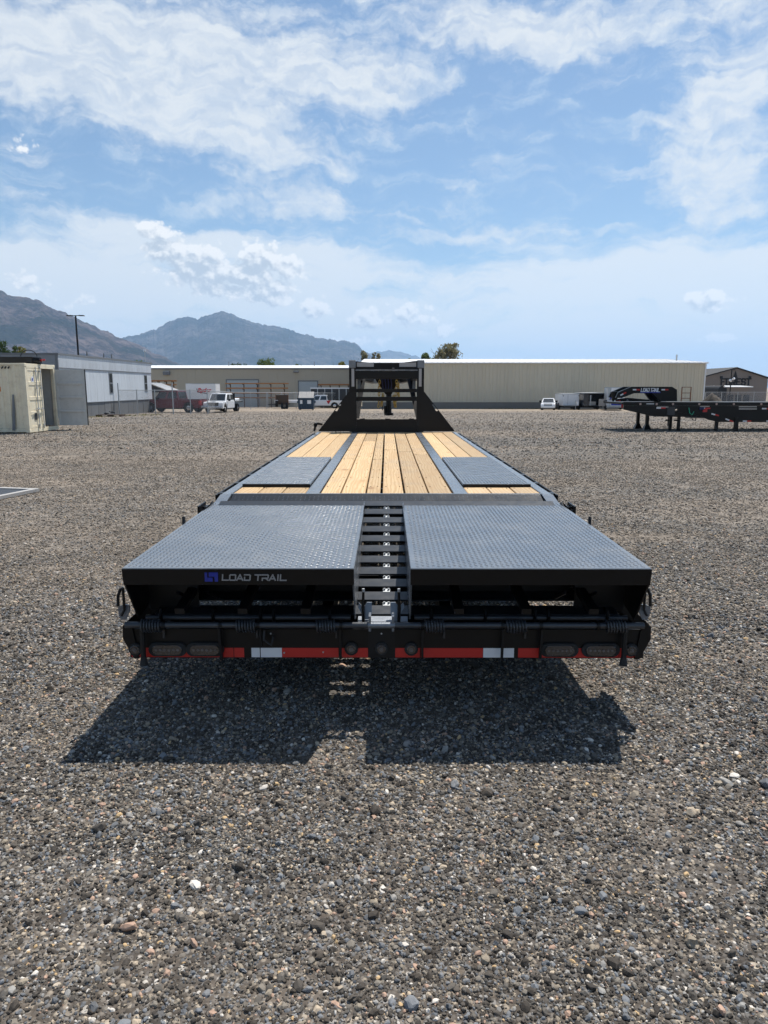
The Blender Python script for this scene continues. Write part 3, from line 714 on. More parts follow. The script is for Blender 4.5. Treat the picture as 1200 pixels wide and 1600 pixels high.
# --- the two ramps, folded forward over the dovetail
for s in (-1, 1):
    xi, xo = (.118, 1.300) if s > 0 else (.160, 1.300)
    a, c = (xi, xo) if s > 0 else (-xo, -xi)
    zr, zf, yr, yf = .846, .866, 3.38, 5.27
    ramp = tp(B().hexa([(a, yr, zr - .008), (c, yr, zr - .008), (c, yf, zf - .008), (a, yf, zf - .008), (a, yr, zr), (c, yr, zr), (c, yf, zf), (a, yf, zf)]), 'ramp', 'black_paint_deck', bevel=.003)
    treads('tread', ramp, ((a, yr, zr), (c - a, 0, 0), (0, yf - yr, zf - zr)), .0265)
    tp(B().hexa([(a, yr + .012, zr - .088), (c, yr + .012, zr - .088), (c, yr + .02, zr - .088), (a, yr + .02, zr - .088), (a, yr - .002, zr - .006), (c, yr - .002, zr - .006), (c, yr + .006, zr - .006), (a, yr + .006, zr - .006)]), 'rear_lip', 'black_paint', ramp)
    for inner, X in ((1, xi), (0, xo)):
        X *= s; t_ = .008 * s * (1 if inner else -1)
        ins = 0.
        pl = [(X, yr + .004, zr - .009), (X + ins * .1, yr + .02, zr - .09), (X + ins, 3.56, .525), (X + ins * .6, 4.3, dtop(4.3) + .006), (X, 5.2, dtop(5.2) + .004), (X, yf, zf - .01)]
        b = B(); n = len(pl)
        b.add([(x, y, z) for x, y, z in pl] + [(x + t_, y, z) for x, y, z in pl], [tuple(range(n)), tuple(range(2 * n - 1, n - 1, -1))] + [(i, (i + 1) % n, n + (i + 1) % n, n + i) for i in range(n)])
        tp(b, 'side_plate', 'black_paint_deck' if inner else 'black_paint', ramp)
    for yy in (3.52, 3.75, 4.0, 4.25, 4.5):
        h = (zr - .02 - dtop(yy)) * .75
        tp(B().box(a + .03, c - .03, yy - .02, yy + .02, zr - .012 - min(h, .10), zr - .008), 'ramp_rib', 'black_paint', ramp)
    for xx in np.linspace(a + .25, c - .25, 3):
        tp(B().bar((xx, 3.46, .60), (xx, 4.9, .80), .05, .03), 'ramp_runner', 'black_paint', ramp)
    xm0, xm1 = (a + .02, a + .62) if s > 0 else (c - .62, c - .02)
    tp(B().box(xm0, xm1, 3.90, 3.912, dtop(3.9) - .02, zr - .02), 'ramp_stiffener', 'black_paint', ramp)
    xn0, xn1 = sorted((s * (xi + .625), s * 1.04))
    tp(B().box(xn0, xn1, 3.90, 3.912, dtop(3.9) - .02, dtop(3.9) + .074), 'ramp_stiffener', 'black_paint', ramp)
    tp(B().box(xn0, xn1, 3.90, 3.912, dtop(3.9) + .088, zr - .02), 'ramp_stiffener', 'black_paint', ramp)
    tp(B().box(min(s * 1.02, s * 1.288), max(s * 1.02, s * 1.288), 3.72, 3.732, dtop(3.72) - .02, zr - .02), 'ramp_stiffener', 'black_paint', ramp)
    # short struts glinting inside
    for xx in (.30, .62): tp(B().bar((s * (1.25 - xx * .5), 3.60, .66), (s * (1.22 - xx * .5), 3.70, .60), .012, .015), 'strut', 'black_paint', ramp)
    zh_ = at(600, 965, 3.60).z
    rod = tp(B().cyl((a + .03, 3.60, zh_), (c - .03, 3.60, zh_), .014, 10), 'hinge_rod', 'black_paint_mid', ramp, smooth=True)
    for f in (.10, .34, .56, .62, .88):
        xx = a + (c - a) * f; tp(B().tube([(xx, 3.592, zh_ - .022), (xx, 3.57, zh_ + .018), (xx, 3.59, zh_ + .042), (xx, 3.63, zh_ + .042)], .009, 6), 'hinge_loop', 'black_paint', ramp)

# wordmark and emblem on the left ramp lip
def lipp(px, py):
    p = at(px, py, 3.384); p.y = 3.381 + (.846 - p.z) / .085 * .013; return p
L0 = lipp(347.5, 906.3); L1 = lipp(447, 906.6); LT = lipp(347.5, 897)
wm = B(); uxv = (L1 - L0).normalized(); uzv = Vector((0, -.15, 1)).normalized(); hh = .0285
ww = (L1 - L0).length
letters(wm, 'LOAD TRAIL', L0 + Vector((0, -.006, 0)), uxv, uzv, hh, ww / 11.05, ww / 11.05 * .26, .0062, .0016, slant=.12)
tp(wm, 'lettering', 'logo_grey')['kind'] = 'stuff'
lg = B()
for k, (x0, y0, x1, y1) in enumerate([(320, 894, 324, 902.4), (320, 902.4, 332.4, 908.8), (326.6, 894, 340.8, 900.6), (335.4, 900.6, 340.8, 908.8)]):
    p = lipp(x0, y1) + Vector((0, -.007 - .0003 * k, 0)); q = lipp(x1, y1); r_ = lipp(x0, y0); ex = q - lipp(x0, y1); ez = r_ - lipp(x0, y1)
    tp(B().poly([p, p + ex, p + ex + ez, p + ez], (0, .004, 0)), 'emblem', 'logo_blue')

# --- rear bumper, lamps, reflective tape
YB = 3.55
zb0, zb1 = at(600, 1028.3, YB).z, at(600, 983, YB).z
bump = B().box(-1.35, 1.35, YB, YB + .012, zb0, zb1); bump.box(-1.35, 1.35, YB + .013, YB + .34, zb0, zb0 + .012); bump.box(-1.35, 1.35, YB + .32, YB + .332, zb0 + .013, zb1 - .02)
bumper = tp(bump, 'bumper', 'black_paint', bevel=.002)
for s in (-1, 1):
    tp(B().poly([(s * 1.345, YB - .012, zb1 + .05), (s * 1.375, YB - .012, zb1 + .02), (s * 1.378, YB - .012, zb1 - .05), (s * 1.325, YB - .012, zb0), (s * 1.30, YB - .012, zb0), (s * 1.325, YB - .012, zb1)], (0, .42, 0)), 'bumper_end', 'black_paint', bumper)
zt0, zt1 = at(600, 1027, YB).z, at(600, 1012.4, YB).z
def tape(x0, x1, white=False, dz=0):
    X0, X1 = at(x0, 1020, YB).x, at(x1, 1020, YB).x
    tp(B().box(X0, X1, YB - .0016, YB - .0002, zt0 + dz, zt1 + dz), 'reflective_tape', 'tape_white' if white else 'tape_red', bumper)
tape(205.5, 365); tape(366, 381.5); tape(393, 406, True); tape(407.5, 440.5, True); tape(441, 529); tape(530.5, 575)
tape(617.5, 656); tape(657.5, 754.5); tape(755, 782, True); tape(784.5, 803, True); tape(809.5, 843.5); tape(845, 999.5)
def lamp(px, py, hw, hh, oval):
    c_ = at(px, py, YB - .004); k = 1110 / 3.72
    g0 = stadium(c_.x, c_.z, hw * 1.27 / k, hh * 1.30 / k, YB - .018) if oval else ring(c_.x, c_.z, hw * 1.42 / k, 24, YB - .018)
    gm = tp(B().poly(g0, (0, .0175, 0)), 'lamp', 'black_rubber', bumper, bevel=.003)
    l0 = stadium(c_.x, c_.z, hw / k, hh / k, YB - .024) if oval else ring(c_.x, c_.z, hw / k, 20, YB - .022)
    # lens: domed
    b = B(); b.poly(l0, (0, .006, 0)); o = b.build('lens', 'lamp_smoke', TR, wl=True, bevel=.002); o.parent = bumper
    d = B()
    if oval:
        for i in range(6):
            x = c_.x + (i - 2.5) * hw / k * .29; d.cyl((x, YB - .026, c_.z + .001), (x, YB - .0235, c_.z + .001), .0075, 8)
    else:
        d.cyl((c_.x, YB - .0245, c_.z), (c_.x, YB - .0215, c_.z), .012, 10); d.cyl((c_.x, YB - .026, c_.z), (c_.x, YB - .024, c_.z), .005, 8)
    o = d.build('lamp_diode', 'lamp_dark', TR, wl=True); o.parent = bumper
for x, y in ((262.5, 1014), (321, 1014), (873.5, 1015), (938, 1015)): lamp(x, y, 23.5, 8.5, True)
for x, y in ((212.5, 1014), (549, 1013), (596, 1013), (642.5, 1013.5), (985.5, 1015)): lamp(x, y, 7.4, 7.4, False)
cp = at(596, 1000, YB)
tp(B().box(cp.x - .070, cp.x + .070, YB - .004, YB - .0006, zb0 + .004, zb1 + .01), 'centre_plate', 'black_satin', bumper)
for x, y in ((444, 1020), (505, 1019), (408, 996), (423, 990), (596, 990)):
    c_ = at(x, y, YB - .004); tp(B().cyl((c_.x, YB - .006, c_.z), (c_.x, YB, c_.z), .0045, 8), 'rivet', 'galvanised', bumper)
# --- torsion shaft with springs and lever arms
YS = 3.50; zs = at(600, 977, YS).z
for s, (xa, xb) in ((-1, (196, 575)), (1, (617, 1006))):
    X0, X1 = at(xa, 977, YS).x, at(xb, 977, YS).x
    tp(B().cyl((X0, YS, zs), (X1, YS, zs), .017, 12), 'torsion_shaft', 'black_paint_mid', smooth=True)
cen = tp(B().cyl((at(574, 977, YS).x, YS, zs), (at(619, 977, YS).x, YS, zs), .016, 12), 'torsion_shaft', 'steel_grey', smooth=True)
def spring(xa, xb):
    X0, X1 = at(xa, 977, YS).x, at(xb, 977, YS).x; turns = 7; pth = []
    for i in range(turns * 10 + 1):
        t = 2 * math.pi * i / 10; pth.append((X0 + (X1 - X0) * i / (turns * 10), YS + .030 * math.cos(t), zs - .004 + .030 * math.sin(t)))
    pth.append((X1, YS + .03, zs - .08))
    tp(B().tube(pth, .0058, 6), 'spring', 'black_paint_mid', smooth=True)
for p in ((221, 252), (369, 400), (494, 525), (664, 695), (790, 823), (946, 978)): spring(*p)
for x in (256, 345, 404, 533, 660, 785, 845, 934):
    X = at(x, 977, YS).x; tp(B().cyl((X - .008, YS, zs), (X + .008, YS, zs), .024, 12), 'shaft_collar', 'black_paint', smooth=True)
for x, yb, w in ((345, 1030, .032), (408, 1010, .02), (532, 1029, .016), (660, 1029, .016), (785, 1029, .014), (845, 1028, .022)):
    X = at(x, 1000, YB - .03).x; zb = at(x, yb, YB - .03).z
    tp(B().bar((X, YS + .0, zs + .01), (X, YB - .028, zb), w, .012, up=(1, 0, 0)), 'lever_arm', 'black_satin')
for x in (223, 976):
    X = at(x, 1000, YB - .05).x; zb = at(x, 1039, YB - .05).z
    b = B().tube([(X, YS, zs + .01), (X, YB - .05, zs - .06), (X, YB - .052, zb + .04)], .014, 8)
    arm = tp(b, 'lever_arm', 'black_satin', smooth=True)
    tp(B().tube([(X, YB - .052, zb + .045), (X, YB - .052, zb + .012), (X, YB - .052, zb)], [.014, .020, .021], 10), 'rubber_foot', 'black_rubber', arm)
# cable with plug under the shaft
tp(B().tube([at(413, 985, 3.51), at(412, 1000, 3.50), at(424, 1008, 3.51), at(427, 995, 3.52)], .007, 6), 'cable', 'wire_dark', smooth=True)
# --- ramp latches at the corners and beside the gap
for s, (lx, ly) in ((-1, (194, 957)), (1, (1006.5, 957))):
    YL = 3.52; c_ = at(lx, ly, YL); k = .0033
    tp(B().poly([(c_.x + k * x * -s, YL, c_.z + k * z) for x, z in ((-9, 9), (0, 13), (8, 12), (9, 3), (2, -12), (-6, -12), (-9, -3))], (0, .012, 0)), 'latch_plate', 'black_paint_deck')
    tp(B().tube([(c_.x - s * .006, YL - .01, c_.z + .135), (c_.x - s * .008, YL - .015, c_.z + .02), (c_.x + s * .008, YL - .018, c_.z - .012)], .007, 6), 'latch_pin', 'black_paint', smooth=True)
    tp(B().tube([(c_.x - s * .006, YL - .005, c_.z + .130), (c_.x + s * .008, YL - .007, c_.z + .127), (c_.x + s * .022, YL - .01, c_.z + .093), (c_.x + s * .025, YL - .01, c_.z + .037)], .008, 8), 'latch_handle', 'black_satin', smooth=True)
for s, lx in ((-1, 568), (1, 623)):
    YL = 3.58; c_ = at(lx, 957, YL); k = .0033
    tp(B().poly([(c_.x + k * x * -s, YL + .02 + z * .0012, c_.z + k * z) for x, z in ((13, 13), (5, 13), (2, 8), (-3, 8), (-8, 13), (-9, 6), (2, -12), (9, -12), (13, -4))], (0, .012, 0)), 'latch_plate', 'steel_grey')
    tp(B().tube([(c_.x, YL - .01, c_.z + .118), (c_.x + s * .002, YL - .015, c_.z + .03), (c_.x, YL - .02, c_.z - .075)], [.006, .009, .008], 8), 'latch_pin', 'black_paint', smooth=True)
    tp(B().cyl((c_.x, YL - .01, c_.z + .115), (c_.x, YL - .01, c_.z + .132), .0075, 8), 'latch_pin_tip', 'galvanised')
    X = at(578 if s < 0 else 614, 975, 3.52).x; tp(B().box(X - .006, X + .006, 3.49, 3.56, zs - .03, zs + .05), 'hinge_ear', 'black_paint_deck')

# --- axles and dual wheels under the fender plates
def lathe(b, prof, cx, cy, cz, n=24):
    """profile of (x offset, radius) spun round the X axis"""
    o = len(b.v); m = len(prof)
    for i in range(n):
        t = 2 * math.pi * i / n
        for dx, r in prof: b.v.append((cx + dx, cy + r * math.cos(t), cz + r * math.sin(t)))
    for i in range(n):
        for j in range(m - 1):
            i2 = (i + 1) % n; b.f.append((o + i * m + j, o + i * m + j + 1, o + i2 * m + j + 1, o + i2 * m + j))
    return b
tyre_prof = [(-.10, .20), (-.115, .26), (-.11, .34), (-.08, .375), (.08, .375), (.11, .34), (.115, .26), (.10, .20)]
rim_prof = [(-.09, .20), (-.07, .17), (.01, .16), (.02, .10), (.05, .09), (.055, .0)]
wm0 = None
for yy in (6.35, 7.45):
    tp(B().cyl((-1.1, yy, .38), (1.1, yy, .38), .06, 12), 'axle')
    for s in (-1, 1):
        for xx in (.80, 1.08):
            if wm0 is None:
                w0 = lathe(B(), tyre_prof, 0, 0, 0).build('wheel', 'black_rubber', TR, smooth=True)
                r0 = lathe(B(), rim_prof, 0, 0, 0).build('rim', 'white_paint', w0, smooth=True); wm0 = (w0, r0); w = w0
            else:
                w = copy_of(wm0[0], TR); copy_of(wm0[1], w)
            w.location = (s * xx, yy - 9, .38); w.rotation_euler = (0, 0, 0 if s > 0 else math.pi)
for yy in (5.72,):
    for s in (-1, 1): tp(B().box(min(s * .66, s * 1.2), max(s * .66, s * 1.2), yy, yy + .008, .30, DK - .14), 'mud_flap', 'black_rubber')

# --- gooseneck: wings, uprights, cross bars, coupler
YW = 13.42
def W3(px, py, dy=0.): return at(px, py, YW + dy)
for s in (-1, 1):
    c0_ = 604.0; mx = lambda x: x if s < 0 else 2 * c0_ - x
    ol = [(497.5, 674), (545.5, 612), (545.5, 573), (556, 573), (557.5, 655), (556, 674)]
    P_ = [W3(mx(x), y) for x, y in ol]
    hole = [W3(mx(x), y) for x, y in ((530.5, 631), (533, 632.5), (526.5, 642.5), (523.6, 642), (524.5, 639.5))]
    wing = tp(B().poly(P_, (0, .012, 0), holes=[hole]), 'gooseneck_wing')
    # flange along the sloping edge, inner upright leaning inwards and forwards
    a_, c_ = W3(mx(497.5), 674), W3(mx(545.5), 612)
    tp(B().bar(a_ + Vector((0, .05, 0)), c_ + Vector((0, .04, 0)), .05, .010, up=(s * .6, 0, .7)), 'wing_flange')
    X0, X1 = sorted((W3(mx(545.5), 600).x, W3(mx(555.5), 600).x))
    up_ = tp(B().box(X0, X1, YW + .013, YW + .22, DK, W3(550, 564).z), 'upright', bevel=.004)
    tp(B().box(X0 - .004, X1 + .004, YW - .004, YW + .24, W3(550, 575).z, W3(550, 562.5).z), 'corner_cap', 'steel_grey', up_, bevel=.006)
    tx0, tx1 = sorted((W3(mx(549.3), 600).x, W3(mx(553.6), 600).x))
    tp(B().box(tx0, tx1, YW - .0035, YW - .0008, W3(0, 604).z, W3(0, 576).z), 'reflective_tape', 'tape_shaded', up_)
    bx0, bx1 = sorted((W3(mx(557.5), 570).x, W3(mx(584), 570).x))
    tb = B(); za, zb_ = W3(0, 573).z, W3(0, 566.3).z
    tb.hexa([(bx0, YW + .046, za), (bx1, YW + .046, za), (bx1, YW + .049, za), (bx0, YW + .049, za), (bx0, YW + .046, zb_), (bx1, YW + .046, zb_), (bx1, YW + .049, zb_), (bx0, YW + .049, zb_)])
    tp(tb, 'reflective_tape', 'tape_shaded', up_)
    # gooseneck side beam running forwards from the uprights, and its leg down to the frame
    p0 = W3(mx(551), 580, .2); p1 = Vector((s * .28, 16.3, 1.95))
    tp(B().bar(p0, p1, .14, .30), 'neck_beam')
    q0 = W3(mx(555), 655); q1 = W3(mx(568), 588, 1.0)
    tp(B().hexa([q0 + Vector((-.02, .23, 0)), q0 + Vector((.06, .23, 0)), q0 + Vector((.06, .45, 0)), q0 + Vector((-.02, .45, 0)), q1 + Vector((-.06, 0, 0)), q1 + Vector((.04, 0, 0)), q1 + Vector((.04, .3, 0)), q1 + Vector((-.06, .3, 0))]), 'neck_leg')
    pl = W3(mx(561), 600, .5); tp(B().box(pl.x - .03, pl.x + .03, pl.y, pl.y + .01, pl.z - .10, pl.z + .08), 'gusset', 'black_paint_deck')
zA, zB = W3(0, 655).z, W3(0, 676).z
hb = tp(B().box(W3(549, 0).x, W3(659, 0).x, YW + .0135, YW + .03, zB, zA), 'headboard')
for x in (566, 606, 643):
    p = W3(x, 654.5); tp(B().box(p.x - .05, p.x + .05, YW + .015, YW + .028, zA + .0005, zA + .012), 'tie_notch', 'black_paint', hb)
for ya, yb in ((607.5, 613), (620, 626.5)):
    p, q = W3(555, ya, .1), W3(653, yb, .1)
    tp(B().box(p.x, q.x, YW + .1, YW + .17, q.z, p.z), 'cross_bar', bevel=.004)
p, q = W3(555.5, 563.5), W3(652.5, 592)
cbm = B().poly([W3(555.5, 564.5, .05), W3(584, 567, .05), W3(624, 567, .05), W3(652.5, 563.5, .05), W3(652.5, 577, .05), W3(555.5, 577, .05)], (0, .16, 0))
tp(cbm, 'top_cross_beam')
tp(B().box(p.x, q.x, YW + .0, YW + .20, W3(0, 592).z, W3(0, 579.5).z), 'winch_beam', bevel=.006)
tp(B().box(p.x, q.x, YW - .006, YW + .04, W3(0, 579.3).z, W3(0, 577.5).z), 'beam_ledge', 'black_paint_deck')
k_ = W3(614.5, 576); tp(B().box(k_.x - .022, k_.x + .022, YW - .01, YW + .03, k_.z - .02, k_.z + .02), 'marker_lamp', 'lamp_dark')
# coupler
YC = 15.6
def C3(px, py): return at(px, py, YC)
a_, b_ = C3(586, 592), C3(624, 592); c1_, d1_ = C3(602, 616), C3(612, 616)
fn = B(); fn.hexa([(c1_.x, YC - .08, c1_.z), (d1_.x, YC - .08, c1_.z), (d1_.x, YC + .12, c1_.z), (c1_.x, YC + .12, c1_.z), (a_.x, YC - .3, a_.z), (b_.x, YC - .3, a_.z), (b_.x, YC + .3, a_.z), (a_.x, YC + .3, a_.z)])
tp(fn, 'coupler_housing')
hos = B()
for i in range(4):
    x0, x1 = 597 + i * 4.5, 600 + i * 3.5
    hos.tube([C3(x0, 590) - Vector((0, .34, 0)), C3(x0 + 1, 600) - Vector((0, .30, 0)), C3(x1, 612) - Vector((0, .2, 0))], .016, 6)
tp(hos, 'cable', 'blue_cable', smooth=True)
t0_, t1_ = C3(607.5, 612), C3(607.5, 645)
tp(B().cyl(t0_, t1_, .062, 14), 'coupler_tube', smooth=True)
tp(B().cyl(C3(607.5, 645), C3(607.5, 649), .10, 14), 'coupler_foot')
tp(B().box(C3(600, 0).x, C3(604, 0).x, YC - .06, YC + .04, C3(0, 646).z, C3(0, 634).z), 'coupler_latch')
tp(B().tube([C3(602, 640), C3(597.5, 641), C3(597.5, 622)], .012, 6), 'latch_lever', 'wire_dark')
link = None
def chain(x0, y0, x1, y1, n, yc):
    global link
    for i in range(n):
        t = i / (n - 1); p = at(x0 + (x1 - x0) * t, y0 + (y1 - y0) * t, yc)
        if link is None:
            pth = [(.021 * math.cos(u), 0, .042 * math.sin(u)) for u in np.linspace(0, 2 * math.pi, 13)]
            link = B().tube(pth, .009, 6, caps=False).build('chain_link', 'gold_chain', TR, smooth=True); o = link
        else: o = copy_of(link, TR)
        o.location = p - Vector((0, 9, 0)); o.rotation_euler = (random.uniform(-.2, .2), random.uniform(-.25, .25), (i % 2) * 1.5 + random.uniform(-.3, .3))
for (x0, y0, x1, y1) in ((593, 597, 591.5, 634), (598.5, 617, 596, 632), (619.5, 597, 618, 634), (622, 600, 623, 622), (615, 620, 617, 633)):
    chain(x0, y0, x1, y1, 9, YC - .38)
# winch hook on the left rail
tp(B().tube([at(491, 674, 13.2), at(493, 664, 13.2), at(496, 662, 13.2), at(503, 663, 13.3)], .022, 6), 'tie_down_hook')
tp(B().tube([at(493 + 2.2 * math.cos(u), 664 + 2.4 * math.sin(u), 13.18) for u in np.linspace(0, 6.28, 11)], .012, 6), 'hook_eye')

# ================================================================== buildings and yard
# ------------------------------------------------------------------ right warehouse: ribbed pale walls, low white roof
def warehouse_right():
    Y = 83.; z0 = gz(0, Y) - .3
    xl, xr = at(566, 600, Y).x, at(1101, 600, Y).x; ze = at(800, 568, Y).z
    t = thing('warehouse', 'long beige warehouse with ribbed metal wall behind the cargo trailers', 'building', ((xl + xr) / 2, Y, z0))
    L = lambda v: v - t.location.x
    zc = at(800, 628.5, Y).z - z0; ht = ze - z0
    B().box(L(xl), L(xr), .05, 26, 0, ht).build('wall_core', 'wall_beige', t)
    B().box(L(xl) - .02, L(xr) + .02, -.06, .0499, 0, zc).build('base_course', 'concrete_dark', t)
    pan = None; n = 46; w = (xr - xl) / n
    for i in range(n):
        if pan is None:
            b = B(); b.box(.002, w - .002, -.005, .049, zc + .01, ht - .02)
            for k in (0.1, .5): b.poly([(w * k, -.005, zc + .01), (w * k + .035, -.045, zc + .01), (w * k + .085, -.045, zc + .01), (w * k + .12, -.005, zc + .01)], (0, 0, ht - zc - .03))
            pan = b.build('wall_panel', 'wall_beige', t); o = pan
        else: o = copy_of(pan, t)
        o.location = (L(xl) + i * w, 0, 0)
    zr = at(800, 563, Y).z - z0
    b = B().hexa([(L(xl) - .2, -.25, ht), (L(xr) + .2, -.25, ht), (L(xr) + .2, 26.2, ht), (L(xl) - .2, 26.2, ht), (L(xl) - .2, -.25, ht + .12), (L(xr) + .2, -.25, ht + .12), (L(xr) + .2, 13, ht + .98), (L(xl) - .2, 13, ht + .98)])
    rf = b.build('roof', 'roof_white', t)
    b = B().hexa([(L(xl) - .2, 13, ht + .13), (L(xr) + .2, 13, ht + .13), (L(xr) + .2, 26.2, ht + .13), (L(xl) - .2, 26.2, ht + .13), (L(xl) - .2, 13.001, ht + .98), (L(xr) + .2, 13.001, ht + .98), (L(xr) + .2, 26.2, ht + .2), (L(xl) - .2, 26.2, ht + .2)]); b.build('roof', 'roof_white', t)
    rib = None
    for i in range(60):
        x = L(xl) + (xr - xl) * i / 59
        if rib is None: rib = B().bar((0, -.25, ht + .14), (0, 13, ht + 1.0), .05, .03).build('roof_seam', 'roof_white', rf); o = rib
        else: o = copy_of(rib, rf)
        o.location = (x, 0, 0)
    B().box(L(xr) - .10, L(xr) + .03, -.09, .0, zc, ht - .03).build('corner_trim', 'white_paint', t)
    v = at(1057, 563, Y + 6); B().cyl((L(v.x), 6, ht + .5), (L(v.x), 6, ht + 1.25), .10, 8).build('roof_vent', 'galvanised', t)
warehouse_right()
# ------------------------------------------------------------------ left warehouse: smooth taupe walls with two loading doors
def warehouse_left():
    Y = 100.; z0 = gz(0, Y) - .3; xl, xr = at(165, 600, Y).x, at(561, 600, Y).x; ht = at(400, 575.5, Y).z - z0
    t = thing('warehouse', 'low taupe warehouse with flat white roof edge and two loading doors', 'building', ((xl + xr) / 2, Y, z0)); L = lambda v: v - t.location.x
    B().box(L(xl), L(xr), .06, 22, 0, ht).build('wall_core', 'wall_taupe', t)
    n = 28; w = (xr - xl) / n; pan = None
    for i in range(n):
        if pan is None: pan = B().box(.006, w - .006, 0, .059, .02, ht - .01).build('wall_panel', 'wall_taupe', t); o = pan
        else: o = copy_of(pan, t)
        o.location = (L(xl) + i * w, 0, 0)
    B().hexa([(L(xl) - .15, -.2, ht + .001), (L(xr) + .15, -.2, ht + .001), (L(xr) + .15, 22.2, ht + .001), (L(xl) - .15, 22.2, ht + .001), (L(xl) - .15, -.2, ht + .08), (L(xr) + .15, -.2, ht + .08), (L(xr) + .15, 11, ht + .72), (L(xl) - .15, 11, ht + .72)]).build('roof', 'roof_white', t)
    B().box(L(xl) - .1, L(xr) + .1, -.14, -.004, ht - .14, ht).build('gutter', 'office_trim', t)
    for (x0, x1, yt) in ((354.5, 403, 594), (467, 495.5, 596)):
        a, b_ = at(x0, yt, Y), at(x1, yt, Y); d = B().box(L(a.x), L(b_.x), -.05, -.004, .3, a.z - z0).build('loading_door', 'door_pale', t)
        f = B(); f.box(L(a.x) - .14, L(a.x) - .002, -.10, -.004, .3, a.z - z0 + .12); f.box(L(b_.x) + .002, L(b_.x) + .14, -.10, -.004, .3, a.z - z0 + .12); f.box(L(a.x), L(b_.x), -.10, -.004, a.z - z0 + .002, a.z - z0 + .12); f.build('door_frame', 'office_trim', d)
        hz = a.z - z0 - .3
        for k in range(1, 6): B().box(L(a.x) + .02, L(b_.x) - .02, -.065, -.051, .3 + hz * k / 6 - .03, .3 + hz * k / 6 + .03).build('door_rib', 'door_pale', d)
    for (x, y, wd, h) in ((261, 583, .9, .55), (463, 581, .7, .25)):
        p = at(x, y, Y); B().box(L(p.x) - wd / 2, L(p.x) + wd / 2, -.5, -.002, p.z - z0 - h / 2, p.z - z0 + h / 2).build('wall_lamp', 'office_trim', t, bevel=.05)
    p = at(463, 608, Y); B().box(L(p.x) - .4, L(p.x) + .4, -.04, -.003, .3, 2.4).build('door', 'wall_beige', t)
    for x in (355, 490): p = at(x, 570, Y); B().cyl((L(p.x), 1, ht + .35), (L(p.x), 1, ht + .95), .05, 6).build('roof_vent', 'office_trim', t)
warehouse_left()

